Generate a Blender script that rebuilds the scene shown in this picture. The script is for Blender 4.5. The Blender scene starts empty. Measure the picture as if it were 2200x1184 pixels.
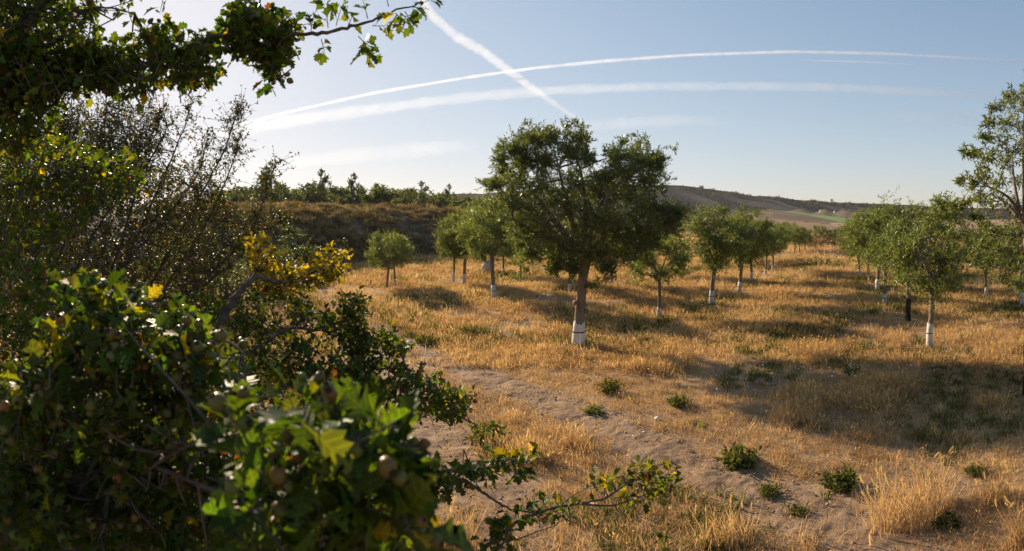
import bpy, math, random
import numpy as np
from mathutils import Vector, Matrix

# ------------------------------------------------------------------ camera, sky, sun, exposure
random.seed(7)
rng = np.random.default_rng(7)
scene = bpy.context.scene
COL = scene.collection
F = 1200.0            # pixels per radian of the (2200 px wide) stitched picture
HZ = 455.0            # row of the horizon
CX = 1100.0
H = 1.8               # eye height
HAZE = 0.00022         # density of the air

cam = bpy.data.cameras.new('camera')
cam.type = 'PANO'
cam.panorama_type = 'CENTRAL_CYLINDRICAL'
cam.central_cylindrical_range_u_min = -1100 / F
cam.central_cylindrical_range_u_max = 1100 / F
cam.central_cylindrical_range_v_min = -(1184 - HZ) / F
cam.central_cylindrical_range_v_max = HZ / F
cam.central_cylindrical_radius = 1.0
cam.sensor_width = 36
cam.lens = 16.5
cam.clip_start = 0.02
cam.clip_end = 60000
cam.dof.use_dof = True
cam.dof.focus_distance = 5.0
cam.dof.aperture_fstop = 6.2
camo = bpy.data.objects.new('camera', cam)
camo.location = (0, 0, H)
camo.rotation_euler = (math.radians(90), 0, 0)
COL.objects.link(camo)
scene.camera = camo

SUN_AZ, SUN_EL = math.radians(-37), math.radians(22)
world = bpy.data.worlds.new('World')
scene.world = world
world.use_nodes = True
wn = world.node_tree
wn.nodes.clear()
sky = wn.nodes.new('ShaderNodeTexSky')
sky.sky_type = 'NISHITA'
sky.sun_disc = False
sky.sun_elevation = SUN_EL
sky.sun_rotation = SUN_AZ
sky.altitude = 500
sky.air_density = 1.0
sky.dust_density = 0.5
sky.ozone_density = 2.0
bg = wn.nodes.new('ShaderNodeBackground')
bg.inputs['Strength'].default_value = 0.12
wo = wn.nodes.new('ShaderNodeOutputWorld')
# film-like shoulder, the same over the whole sky, so that it keeps its colour near the sun
SK, SM = 0.145, 0.60
v1 = wn.nodes.new('ShaderNodeVectorMath'); v1.operation = 'MULTIPLY_ADD'
v1.inputs[1].default_value = (SK / SM,) * 3; v1.inputs[2].default_value = (1, 1, 1)
v2 = wn.nodes.new('ShaderNodeVectorMath'); v2.operation = 'DIVIDE'
v3 = wn.nodes.new('ShaderNodeVectorMath'); v3.operation = 'MULTIPLY'; v3.inputs[1].default_value = (SK / 0.12 * 1.0, SK / 0.12 * .985, SK / 0.12 * 1.025)
wn.links.new(sky.outputs[0], v1.inputs[0]); wn.links.new(sky.outputs[0], v2.inputs[0]); wn.links.new(v1.outputs[0], v2.inputs[1])
wn.links.new(v2.outputs[0], v3.inputs[0]); wn.links.new(v3.outputs[0], bg.inputs['Color'])
wn.links.new(bg.outputs[0], wo.inputs['Surface'])

sd = bpy.data.lights.new('sun', 'SUN')
sd.energy = 5.0
sd.angle = math.radians(0.55)
sd.color = (1.0, 0.80, 0.56)
so = bpy.data.objects.new('sun', sd)
S = Vector((math.sin(SUN_AZ) * math.cos(SUN_EL), math.cos(SUN_AZ) * math.cos(SUN_EL), math.sin(SUN_EL)))
so.rotation_euler = S.to_track_quat('Z', 'Y').to_euler()
so.location = S * 50
COL.objects.link(so)

vs = scene.view_settings
vs.view_transform = 'Standard'
vs.look = 'None'
vs.exposure = 1.0
vs.gamma = 1.0
vs.use_curve_mapping = False
scene.cycles.max_bounces = 7
scene.cycles.transparent_max_bounces = 16
scene.cycles.use_denoising = True

# ------------------------------------------------------------------ helpers
def P(px, py, r):
    """world point seen at photograph pixel (px,py), r metres away on the ground plan"""
    az = (px - CX) / F
    return np.array((r * math.sin(az), r * math.cos(az), H + (HZ - py) / F * r))

def ground_r(py):
    return F * H / (py - HZ)

def hsh(ix, iy, seed):
    n = (ix * 374761393 + iy * 668265263 + seed * 1442695041) & 0xffffffff
    n = ((n ^ (n >> 13)) * 1274126177) & 0xffffffff
    return ((n ^ (n >> 16)) & 0xffff) / 65535.0

def vnoise(x, y, scale, seed=0):
    x = np.asarray(x, float) / scale; y = np.asarray(y, float) / scale
    ix = np.floor(x).astype(np.int64); iy = np.floor(y).astype(np.int64)
    fx = x - ix; fy = y - iy
    fx = fx * fx * (3 - 2 * fx); fy = fy * fy * (3 - 2 * fy)
    a = hsh(ix, iy, seed); b = hsh(ix + 1, iy, seed); c = hsh(ix, iy + 1, seed); d = hsh(ix + 1, iy + 1, seed)
    return (a * (1 - fx) + b * fx) * (1 - fy) + (c * (1 - fx) + d * fx) * fy

def fbm(x, y, scale, seed=0, o=4):
    s = 0; a = 1; t = 0
    for k in range(o):
        s = s + a * vnoise(x, y, scale / 2 ** k, seed + k * 17); t += a; a *= .5
    return s / t

def smooth(a, b, x):
    t = np.clip((np.asarray(x, float) - a) / (b - a), 0, 1)
    return t * t * (3 - 2 * t)

def norm(v):
    v = np.asarray(v, float)
    return v / (np.linalg.norm(v, axis=-1, keepdims=True) + 1e-12)

class MB:
    """collects triangles and quads, builds ONE mesh object"""
    def __init__(s):
        s.v = []; s.n = 0; s.t = []; s.q = []; s.tm = []; s.qm = []; s.c = []; s.u = []
    def add(s, v, tris=None, quads=None, mat=0, col=None, uv=None):
        v = np.asarray(v, float).reshape(-1, 3)
        s.v.append(v)
        if tris is not None and len(tris):
            t = np.asarray(tris, int).reshape(-1, 3) + s.n; s.t.append(t); s.tm.append(np.full(len(t), mat))
        if quads is not None and len(quads):
            q = np.asarray(quads, int).reshape(-1, 4) + s.n; s.q.append(q); s.qm.append(np.full(len(q), mat))
        if col is None: col = (1, 1, 1)
        col = np.asarray(col, float)
        s.c.append(np.broadcast_to(col, (len(v), 3)))
        s.u.append(np.zeros((len(v), 3)) if uv is None else uv)
        s.n += len(v)
    def tube(s, pts, rad, sides=5, mat=0, cap=True, col=None):
        pts = np.asarray(pts, float); k = len(pts)
        rad = np.broadcast_to(np.asarray(rad, float), (k,)) if np.ndim(rad) == 0 else np.asarray(rad, float)
        tg = np.gradient(pts, axis=0); tg = norm(tg)
        ref = np.array((0.31, 0.17, .93)) if abs(tg[0, 2]) < .8 else np.array((.95, .2, .1))
        a = norm(np.cross(tg, ref)); b = np.cross(tg, a)
        th = np.arange(sides) / sides * 2 * math.pi
        ring = pts[:, None, :] + rad[:, None, None] * (np.cos(th)[None, :, None] * a[:, None, :] + np.sin(th)[None, :, None] * b[:, None, :])
        v = ring.reshape(-1, 3)
        i = np.arange(k - 1)[:, None] * sides; j = np.arange(sides)[None, :]; j2 = (j + 1) % sides
        q = np.stack([i + j, i + j2, i + sides + j2, i + sides + j], -1).reshape(-1, 4)
        tr = []
        if cap:
            v = np.vstack([v, pts[:1], pts[-1:]])
            for m in range(sides):
                tr.append((k * sides, (m + 1) % sides, m))
                tr.append((k * sides + 1, (k - 1) * sides + m, (k - 1) * sides + (m + 1) % sides))
        s.add(v, tr, q, mat, col)
    def leaves(s, tv, tf, pos, dr, up, size, tint=None, mat=0):
        """stamp template leaf (tv verts, tf tris) at many places"""
        M = frames(dr, up)
        pos = np.asarray(pos, float); size = np.asarray(size, float)
        v = np.einsum('nij,vj->nvi', M, tv) * size[:, None, None] + pos[:, None, :]
        n, k = v.shape[:2]
        t = (np.arange(n)[:, None, None] * k + np.asarray(tf)[None]).reshape(-1, 3)
        c = None
        if tint is not None:
            c = np.repeat(np.asarray(tint, float), k, axis=0)
        s.add(v.reshape(-1, 3), t, None, mat, c, np.tile(np.asarray(tv, float), (n, 1)))
    def mesh(s, name, mats, smooth_=False, veins=False):
        me = bpy.data.meshes.new(name)
        v = np.vstack(s.v) if s.v else np.zeros((0, 3))
        t = np.vstack(s.t) if s.t else np.zeros((0, 3), int); q = np.vstack(s.q) if s.q else np.zeros((0, 4), int)
        tm = np.concatenate(s.tm) if s.tm else np.zeros(0, int); qm = np.concatenate(s.qm) if s.qm else np.zeros(0, int)
        me.vertices.add(len(v)); me.vertices.foreach_set('co', v.ravel())
        me.loops.add(t.size + q.size)
        me.loops.foreach_set('vertex_index', np.concatenate([t.ravel(), q.ravel()]).astype(np.int32))
        nt, nq = len(t), len(q)
        me.polygons.add(nt + nq)
        st = np.concatenate([np.arange(nt) * 3, nt * 3 + np.arange(nq) * 4]).astype(np.int32)
        me.polygons.foreach_set('loop_start', st)
        me.polygons.foreach_set('material_index', np.concatenate([tm, qm]).astype(np.int32))
        if smooth_: me.polygons.foreach_set('use_smooth', np.ones(nt + nq, bool))
        c = np.vstack(s.c) if s.c else np.zeros((0, 3))
        at = me.color_attributes.new('tint', 'FLOAT_COLOR', 'POINT')
        at.data.foreach_set('color', np.hstack([c, np.ones((len(c), 1))]).astype(np.float32).ravel())
        if veins:
            au = me.attributes.new('blade', 'FLOAT_VECTOR', 'POINT'); au.data.foreach_set('vector', np.vstack(s.u).astype(np.float32).ravel())
        for m in (mats if isinstance(mats, (list, tuple)) else [mats]): me.materials.append(m)
        me.update(calc_edges=True); me.validate()
        return me
    def build(s, name, mats, parent=None, smooth_=False, veins=False):
        o = bpy.data.objects.new(name, s.mesh(name, mats, smooth_, veins))
        COL.objects.link(o)
        if parent is not None: o.parent = parent
        return o

def frames(dr, up):
    y = norm(dr); x = norm(np.cross(y, up)); z = np.cross(x, y)
    return np.stack([x, y, z], -1)

def tag(o, label=None, cat=None, group=None, kind=None):
    if label: o['label'] = label
    if cat: o['category'] = cat
    if group: o['group'] = group
    if kind: o['kind'] = kind
    return o

def empty(name, loc, rz=0.0, sc=1.0):
    o = bpy.data.objects.new(name, None)
    o.empty_display_size = .2
    o.location = [float(a) for a in loc]; o.rotation_euler = (0, 0, rz)
    o.scale = (sc, sc, sc) if np.ndim(sc) == 0 else sc
    COL.objects.link(o)
    return o

def copy_tree(o, parent=None):
    kids = list(o.children)
    c = o.copy(); COL.objects.link(c)
    if parent is not None: c.parent = parent
    for k in kids: copy_tree(k, c)
    return c

# ------------------------------------------------------------------ materials
def newmat(name):
    m = bpy.data.materials.new(name); m.use_nodes = True
    nt = m.node_tree; nt.nodes.clear()
    out = nt.nodes.new('ShaderNodeOutputMaterial')
    return m, nt, out

def N(nt, typ, **kw):
    n = nt.nodes.new(typ)
    for k, v in kw.items():
        if k in n.inputs and not hasattr(n, k): n.inputs[k].default_value = v
        else: setattr(n, k, v)
    return n

def ramp(nt, stops):
    n = nt.nodes.new('ShaderNodeValToRGB')
    e = n.color_ramp.elements
    while len(e) < len(stops): e.new(0.5)
    for el, (p, c) in zip(e, stops):
        el.position = p; el.color = (*c, 1)
    return n

def leaf_mat(name, back=(1, 1, 1), trans=0.4, tcol=(1.9, 1.8, .45), rough=.42, spec=.5, spots=None):
    """tint attribute drives colour; other side lighter; light shines through"""
    m, nt, out = newmat(name); L = nt.links.new
    at = N(nt, 'ShaderNodeAttribute', attribute_name='tint')
    oi = N(nt, 'ShaderNodeObjectInfo')
    geo = N(nt, 'ShaderNodeNewGeometry')
    mb = N(nt, 'ShaderNodeMix', data_type='RGBA', blend_type='MULTIPLY'); mb.inputs[0].default_value = 1
    side = N(nt, 'ShaderNodeMix', data_type='RGBA'); side.inputs[6].default_value = (1, 1, 1, 1); side.inputs[7].default_value = (*back, 1)
    L(geo.outputs['Backfacing'], side.inputs[0])
    L(at.outputs['Color'], mb.inputs[6]); L(side.outputs[2], mb.inputs[7])
    hsv = N(nt, 'ShaderNodeHueSaturation')
    mr = N(nt, 'ShaderNodeMapRange'); mr.inputs[3].default_value = .8; mr.inputs[4].default_value = 1.2
    L(oi.outputs['Random'], mr.inputs[0]); L(mr.outputs[0], hsv.inputs['Value']); L(mb.outputs[2], hsv.inputs['Color'])
    colr = hsv.outputs['Color']
    if spots:
        tc = N(nt, 'ShaderNodeTexCoord')
        nz = N(nt, 'ShaderNodeTexNoise'); nz.inputs['Scale'].default_value = spots; nz.inputs['Detail'].default_value = 3
        L(tc.outputs['Object'], nz.inputs['Vector'])
        rp = ramp(nt, [(.30, (.55, .42, .25)), (.42, (1, 1, 1)), (.7, (1.15, 1.12, .9))])
        L(nz.outputs['Fac'], rp.inputs[0])
        mm = N(nt, 'ShaderNodeMix', data_type='RGBA', blend_type='MULTIPLY'); mm.inputs[0].default_value = 1
        L(colr, mm.inputs[6]); L(rp.outputs[0], mm.inputs[7]); colr = mm.outputs[2]
    pr = N(nt, 'ShaderNodeBsdfPrincipled'); pr.inputs['Roughness'].default_value = rough
    pr.inputs['Specular IOR Level'].default_value = spec
    if spots:      # midrib and side veins run over every blade
        bl = N(nt, 'ShaderNodeAttribute', attribute_name='blade'); sx = N(nt, 'ShaderNodeSeparateXYZ'); L(bl.outputs['Vector'], sx.inputs[0])
        ax = N(nt, 'ShaderNodeMath', operation='ABSOLUTE'); L(sx.outputs[0], ax.inputs[0])
        k1 = N(nt, 'ShaderNodeMath', operation='MULTIPLY_ADD'); L(ax.outputs[0], k1.inputs[0]); k1.inputs[1].default_value = -.85; L(sx.outputs[1], k1.inputs[2])
        pp = N(nt, 'ShaderNodeMath', operation='PINGPONG'); L(k1.outputs[0], pp.inputs[0]); pp.inputs[1].default_value = .075
        mn = N(nt, 'ShaderNodeMath', operation='MINIMUM'); L(pp.outputs[0], mn.inputs[0]); L(ax.outputs[0], mn.inputs[1])
        vr = N(nt, 'ShaderNodeMapRange'); vr.inputs[1].default_value = .006; vr.inputs[2].default_value = .03; vr.inputs[3].default_value = 1.0; vr.inputs[4].default_value = 0.0
        L(mn.outputs[0], vr.inputs[0])
        vm = N(nt, 'ShaderNodeMix', data_type='RGBA', blend_type='MULTIPLY'); vm.clamp_result = False; vm.inputs[7].default_value = (1.75, 1.6, 1.5, 1)
        L(vr.outputs[0], vm.inputs[0]); L(colr, vm.inputs[6]); colr = vm.outputs[2]
        bp = N(nt, 'ShaderNodeBump'); bp.inputs['Strength'].default_value = .6; bp.inputs['Distance'].default_value = .0012; bp.invert = True
        L(vr.outputs[0], bp.inputs['Height']); L(bp.outputs[0], pr.inputs['Normal'])
    L(colr, pr.inputs['Base Color'])
    tr = N(nt, 'ShaderNodeBsdfTranslucent')
    tm = N(nt, 'ShaderNodeMix', data_type='RGBA', blend_type='MULTIPLY'); tm.inputs[0].default_value = 1
    tm.inputs[7].default_value = (*tcol, 1); tm.clamp_result = False
    L(colr, tm.inputs[6]); L(tm.outputs[2], tr.inputs['Color'])
    mx = N(nt, 'ShaderNodeMixShader'); mx.inputs[0].default_value = trans
    L(pr.outputs[0], mx.inputs[1]); L(tr.outputs[0], mx.inputs[2]); L(mx.outputs[0], out.inputs['Surface'])
    return m

def rough_mat(name, stops, scale=4.0, detail=6, rough=.9, bump=.3, bscale=None, dist=.02, use_tint=False, stretch=None):
    m, nt, out = newmat(name); L = nt.links.new
    tc = N(nt, 'ShaderNodeTexCoord'); v = tc.outputs['Object']
    if stretch:
        mp = N(nt, 'ShaderNodeMapping'); mp.inputs['Scale'].default_value = stretch; L(v, mp.inputs[0]); v = mp.outputs[0]
    nz = N(nt, 'ShaderNodeTexNoise'); nz.inputs['Scale'].default_value = scale; nz.inputs['Detail'].default_value = detail; nz.inputs['Roughness'].default_value = .65
    L(v, nz.inputs['Vector'])
    rp = ramp(nt, stops); L(nz.outputs['Fac'], rp.inputs[0])
    c = rp.outputs[0]
    if use_tint:
        at = N(nt, 'ShaderNodeAttribute', attribute_name='tint')
        mm = N(nt, 'ShaderNodeMix', data_type='RGBA', blend_type='MULTIPLY'); mm.inputs[0].default_value = 1; mm.clamp_result = False
        L(c, mm.inputs[6]); L(at.outputs['Color'], mm.inputs[7]); c = mm.outputs[2]
    pr = N(nt, 'ShaderNodeBsdfPrincipled'); pr.inputs['Roughness'].default_value = rough; pr.inputs['Specular IOR Level'].default_value = .2
    L(c, pr.inputs['Base Color'])
    nb = N(nt, 'ShaderNodeTexNoise'); nb.inputs['Scale'].default_value = bscale or scale * 4; nb.inputs['Detail'].default_value = 8; nb.inputs['Roughness'].default_value = .7
    L(v, nb.inputs['Vector'])
    bp = N(nt, 'ShaderNodeBump'); bp.inputs['Strength'].default_value = bump; bp.inputs['Distance'].default_value = dist
    L(nb.outputs['Fac'], bp.inputs['Height']); L(bp.outputs[0], pr.inputs['Normal'])
    L(pr.outputs[0], out.inputs['Surface'])
    return m

def grass_mat(name, stops, trans=.35, patch=.55, tcol=(1.3, 1.15, .8)):
    """colour from the instance's random number and from wide patches over the ground"""
    m, nt, out = newmat(name); L = nt.links.new
    oi = N(nt, 'ShaderNodeObjectInfo'); geo = N(nt, 'ShaderNodeNewGeometry')
    nz = N(nt, 'ShaderNodeTexNoise'); nz.inputs['Scale'].default_value = patch; nz.inputs['Detail'].default_value = 4
    L(geo.outputs['Position'], nz.inputs['Vector'])
    ad = N(nt, 'ShaderNodeMath', operation='MULTIPLY_ADD'); ad.inputs[1].default_value = .55
    L(oi.outputs['Random'], ad.inputs[0])
    m2 = N(nt, 'ShaderNodeMath', operation='MULTIPLY_ADD'); m2.inputs[1].default_value = 1.5; m2.inputs[2].default_value = -.53
    L(nz.outputs['Fac'], m2.inputs[0]); L(m2.outputs[0], ad.inputs[2])
    rp = ramp(nt, stops); L(ad.outputs[0], rp.inputs[0])
    at = N(nt, 'ShaderNodeAttribute', attribute_name='tint')
    mm = N(nt, 'ShaderNodeMix', data_type='RGBA', blend_type='MULTIPLY'); mm.inputs[0].default_value = 1; mm.clamp_result = False
    L(rp.outputs[0], mm.inputs[6]); L(at.outputs['Color'], mm.inputs[7])
    df = N(nt, 'ShaderNodeBsdfDiffuse'); L(mm.outputs[2], df.inputs[0])
    tr = N(nt, 'ShaderNodeBsdfTranslucent')
    t2 = N(nt, 'ShaderNodeMix', data_type='RGBA', blend_type='MULTIPLY'); t2.inputs[0].default_value = 1; t2.clamp_result = False
    t2.inputs[7].default_value = (*tcol, 1); L(mm.outputs[2], t2.inputs[6]); L(t2.outputs[2], tr.inputs[0])
    mx = N(nt, 'ShaderNodeMixShader'); mx.inputs[0].default_value = trans
    L(df.outputs[0], mx.inputs[1]); L(tr.outputs[0], mx.inputs[2]); L(mx.outputs[0], out.inputs['Surface'])
    return m

M_ground = rough_mat('dry_soil', [(.30, (.18, .12, .075)), (.5, (.30, .20, .12)), (.72, (.40, .275, .155))], scale=1.6, bump=.6, bscale=22, dist=.03)
M_path = rough_mat('bare_earth', [(.28, (.15, .095, .060)), (.5, (.27, .178, .112)), (.75, (.38, .265, .17))], scale=5, bump=1.0, bscale=26, dist=.03)
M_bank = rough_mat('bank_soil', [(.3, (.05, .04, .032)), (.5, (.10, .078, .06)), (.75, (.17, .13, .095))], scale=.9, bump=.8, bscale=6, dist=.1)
M_hill = rough_mat('hill_slope', [(.3, (.75, .75, .75)), (.55, (1, 1, 1)), (.75, (1.3, 1.27, 1.2))], scale=.03, bump=.7, bscale=.09, dist=5, use_tint=True)
M_stub = rough_mat('stubble_soil', [(.3, (.17, .112, .07)), (.6, (.25, .165, .10)), (.8, (.31, .21, .125))], scale=.12, bump=.5, bscale=.8, dist=.3, stretch=(.4, 1.6, 1))
M_green = rough_mat('green_crop', [(.3, (.09, .16, .035)), (.6, (.14, .22, .05)), (.8, (.18, .25, .07))], scale=.1, bump=.3, bscale=1, dist=.2)
M_bark = rough_mat('olive_bark', [(.3, (.10, .075, .055)), (.5, (.19, .145, .105)), (.72, (.27, .215, .16))], scale=9, bump=.8, bscale=22, dist=.02, stretch=(1, 1, .28))
M_haw_bark = rough_mat('hawthorn_bark', [(.3, (.045, .034, .028)), (.5, (.10, .08, .068)), (.72, (.19, .155, .135))], scale=30, bump=.6, bscale=90, dist=.004)
M_white = rough_mat('whitewash', [(.25, (.26, .21, .165)), (.40, (.52, .48, .43)), (.7, (.66, .63, .58))], scale=7, bump=.5, bscale=25, dist=.01, stretch=(1, 1, .4))
nt_ = M_white.node_tree; pr_ = [n for n in nt_.nodes if n.type == 'BSDF_PRINCIPLED'][0]; src_ = pr_.inputs['Base Color'].links[0].from_socket
tc_ = N(nt_, 'ShaderNodeTexCoord'); sz_ = N(nt_, 'ShaderNodeSeparateXYZ'); nt_.links.new(tc_.outputs['Object'], sz_.inputs[0])
nz_s = N(nt_, 'ShaderNodeTexNoise'); nz_s.inputs['Scale'].default_value = 28; nz_s.inputs['Detail'].default_value = 5; nt_.links.new(tc_.outputs['Object'], nz_s.inputs['Vector'])
ma_ = N(nt_, 'ShaderNodeMath', operation='MULTIPLY_ADD'); nt_.links.new(nz_s.outputs['Fac'], ma_.inputs[0]); ma_.inputs[1].default_value = -.11; nt_.links.new(sz_.outputs[2], ma_.inputs[2])
mr_ = N(nt_, 'ShaderNodeMapRange'); mr_.inputs[1].default_value = -.05; mr_.inputs[2].default_value = .02; mr_.inputs[3].default_value = .85; mr_.inputs[4].default_value = 0; nt_.links.new(ma_.outputs[0], mr_.inputs[0])
mx_ = N(nt_, 'ShaderNodeMix', data_type='RGBA'); mx_.inputs[7].default_value = (.27, .19, .12, 1); nt_.links.new(mr_.outputs[0], mx_.inputs[0]); nt_.links.new(src_, mx_.inputs[6]); nt_.links.new(mx_.outputs[2], pr_.inputs['Base Color'])
M_burnt = rough_mat('charred_bark', [(.3, (.012, .010, .009)), (.6, (.028, .024, .021)), (.8, (.05, .042, .036))], scale=9, bump=.8, bscale=30, dist=.01)
M_band = rough_mat('dark_tie', [(.3, (.02, .02, .02)), (.8, (.04, .035, .03))], scale=20)
M_stone = rough_mat('pale_stone', [(.3, (.38, .33, .27)), (.6, (.52, .47, .40)), (.8, (.62, .57, .5))], scale=9, bump=.6, bscale=30, dist=.01)
M_pebble = rough_mat('soil_clod', [(.3, (.20, .145, .105)), (.6, (.32, .235, .175)), (.8, (.45, .36, .28))], scale=14, bump=.4)
M_olive = leaf_mat('olive_leaf', back=(1.5, 1.45, 1.55), trans=.40, tcol=(1.75, 1.75, .55), rough=.38, spec=.5)
M_haw = leaf_mat('hawthorn_leaf', back=(1.25, 1.2, 1.2), trans=.42, tcol=(2.0, 1.8, .32), rough=.50, spec=.22, spots=55)
M_small = leaf_mat('thorn_leaf', back=(1.2, 1.2, 1.1), trans=.35, tcol=(1.8, 1.6, .4), rough=.5, spec=.25)
M_bush = leaf_mat('bush_leaf', back=(1.15, 1.15, 1.1), trans=.35, tcol=(1.6, 1.5, .5), rough=.5, spec=.35)
M_haw_fruit = rough_mat('haw_skin', [(.35, (.075, .082, .024)), (.5, (.125, .118, .036)), (.68, (.15, .10, .035))], scale=90, rough=.38, bump=.1, bscale=300, dist=.001, use_tint=True)
M_calyx = rough_mat('haw_calyx', [(.3, (.035, .018, .010)), (.8, (.07, .035, .02))], scale=200)
M_dry = grass_mat('dry_grass', [(.0, (.22, .145, .08)), (.3, (.41, .275, .14)), (.6, (.55, .39, .205)), (1, (.66, .50, .29))], trans=.38)
M_head = grass_mat('seed_head', [(.0, (.52, .36, .15)), (.5, (.62, .46, .20)), (1, (.70, .55, .28))], trans=.5)
M_weed = grass_mat('green_weed', [(.0, (.06, .07, .024)), (.5, (.10, .112, .036)), (1, (.17, .165, .06))], trans=.35, tcol=(1.6, 1.6, .5))
M_scrub = grass_mat('scrub', [(.0, (.06, .05, .03)), (.35, (.15, .115, .06)), (.65, (.27, .22, .11)), (1, (.44, .34, .18))], trans=.3, patch=1.9)
M_flower = rough_mat('white_petal', [(.3, (.75, .73, .66)), (.8, (.85, .83, .78))], scale=10)

def contrail_mat(name, alpha, puffs):
    m, nt, out = newmat(name); L = nt.links.new
    at = N(nt, 'ShaderNodeAttribute', attribute_name='tint')
    tc = N(nt, 'ShaderNodeTexCoord')
    nz = N(nt, 'ShaderNodeTexNoise'); nz.inputs['Scale'].default_value = puffs; nz.inputs['Detail'].default_value = 5; nz.inputs['Roughness'].default_value = .6
    L(tc.outputs['Object'], nz.inputs['Vector'])
    mr = N(nt, 'ShaderNodeMapRange'); mr.inputs[1].default_value = .3; mr.inputs[2].default_value = .7; mr.inputs[3].default_value = .45; mr.inputs[4].default_value = 1.25
    L(nz.outputs['Fac'], mr.inputs[0])
    sp = N(nt, 'ShaderNodeSeparateColor'); L(at.outputs['Color'], sp.inputs[0])
    mu = N(nt, 'ShaderNodeMath', operation='MULTIPLY'); L(sp.outputs[0], mu.inputs[0]); L(mr.outputs[0], mu.inputs[1])
    m2 = N(nt, 'ShaderNodeMath', operation='MULTIPLY'); m2.use_clamp = True; L(mu.outputs[0], m2.inputs[0]); m2.inputs[1].default_value = alpha
    tp = N(nt, 'ShaderNodeBsdfTransparent')
    df = N(nt, 'ShaderNodeBsdfDiffuse'); df.inputs[0].default_value = (.47, .49, .53, 1)
    tl = N(nt, 'ShaderNodeBsdfTranslucent'); tl.inputs[0].default_value = (.47, .49, .53, 1)
    ad = N(nt, 'ShaderNodeAddShader'); L(df.outputs[0], ad.inputs[0]); L(tl.outputs[0], ad.inputs[1])
    mx = N(nt, 'ShaderNodeMixShader'); L(m2.outputs[0], mx.inputs[0]); L(tp.outputs[0], mx.inputs[1]); L(ad.outputs[0], mx.inputs[2])
    L(mx.outputs[0], out.inputs['Surface'])
    return m

# ------------------------------------------------------------------ the lie of the land
def gz(x, y):
    x = np.asarray(x, float); y = np.asarray(y, float)
    r = np.hypot(x, y)
    z = (fbm(x, y, 2.6, 3) - .5) * .10 + (fbm(x, y, .5, 9, 3) - .5) * .035
    z = z * smooth(1.0, 4.0, r) * (1 - smooth(40, 90, r)) * 1.0
    z = z - 3.0 * smooth(90, 150, r)
    return z

def seat(px, py):
    """where photograph pixel (px,py) meets the field"""
    p = P(px, py, ground_r(py))
    return np.array((p[0], p[1], float(gz(p[0], p[1]))))

def polar(name, az, rr, zf, mat):
    A, R = np.meshgrid(az, rr, indexing='ij')
    X = R * np.sin(A); Y = R * np.cos(A); Z = zf(X, Y, A, R)
    na, nr = A.shape
    i = np.arange(na - 1)[:, None] * nr; j = np.arange(nr - 1)[None, :]
    q = np.stack([i + j, i + j + 1, i + nr + j + 1, i + nr + j], -1).reshape(-1, 4)
    mb = MB(); mb.add(np.stack([X, Y, Z], -1).reshape(-1, 3), None, q)
    return mb, A, R, Z

az_g = np.concatenate([np.linspace(-math.pi, -1.15, 40)[:-1], np.linspace(-1.15, 1.15, 420), np.linspace(1.15, math.pi, 40)[1:]])
rr_g = np.concatenate([np.linspace(.02, 1.4, 10)[:-1], np.geomspace(1.4, 60, 260)[:-1], np.geomspace(60, 5000, 40)])
mb, *_ = polar('ground', az_g, rr_g, lambda X, Y, A, R: gz(X, Y), M_ground)
ground = mb.build('ground', M_ground, smooth_=True); tag(ground, kind='structure')

PATHS = [
    ([(790, 575), (715, 600), (690, 628), (720, 660), (800, 697), (880, 745), (960, 785), (1060, 815), (1180, 860), (1290, 905), (1400, 962), (1520, 1010), (1650, 1065), (1800, 1135), (1960, 1225), (2100, 1330)], .24),
    ([(735, 690), (770, 740), (800, 800), (850, 870), (900, 930), (950, 1000), (1010, 1090), (1060, 1180), (1100, 1300)], .40)]
path_xy = []
for pts, w in PATHS:
    p = np.array([seat(a, b)[:2] for a, b in pts])
    t = np.arange(len(p)); tt = np.linspace(0, len(p) - 1, 90)
    s = np.stack([np.interp(tt, t, p[:, 0]), np.interp(tt, t, p[:, 1])], -1)
    for _ in range(3): s[1:-1] = (s[:-2] + s[1:-1] * 2 + s[2:]) / 4
    path_xy.append((s, w))

def path_dist(x, y):
    """distance to the nearest wheel track, in half widths"""
    d = np.full(np.shape(x), 99.0)
    for s, w in path_xy:
        for a in s[::1]:
            d = np.minimum(d, np.hypot(x - a[0], y - a[1]) / w)
    return d

for n, (s, w) in enumerate(path_xy):
    tt = np.linspace(0, len(s) - 1, 900)
    c = np.stack([np.interp(tt, np.arange(len(s)), s[:, 0]), np.interp(tt, np.arange(len(s)), s[:, 1])], -1)
    tg = norm(np.gradient(c, axis=0)); nn = np.stack([-tg[:, 1], tg[:, 0]], -1)
    k = np.linspace(-1.5, 1.5, 33)
    wob = 1 + .9 * (fbm(c[:, 0], c[:, 1], .6, 40 + n) - .5)
    XY = c[:, None, :] + nn[:, None, :] * (k[None, :] * w)[:, :, None] * wob[:, None, None]
    Z = gz(XY[..., 0], XY[..., 1]) + .012 - .03 * np.abs(k)[None, :] ** 4 / 2 + (vnoise(XY[..., 0], XY[..., 1], .13, 5) - .5) * .024 + (vnoise(XY[..., 0], XY[..., 1], .045, 6) - .5) * .016
    mb = MB(); na, nr = Z.shape
    i = np.arange(na - 1)[:, None] * nr; j = np.arange(nr - 1)[None, :]
    q = np.stack([i + j, i + j + 1, i + nr + j + 1, i + nr + j], -1).reshape(-1, 4)
    mb.add(np.dstack([XY, Z]).reshape(-1, 3), None, q)
    o = mb.build('dirt_path', M_path, smooth_=True)
    tag(o, ('bare earth track winding from the hedge towards the lower right of the field', 'bare earth rut running beside the hawthorn hedge')[n], kind='structure')

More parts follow.
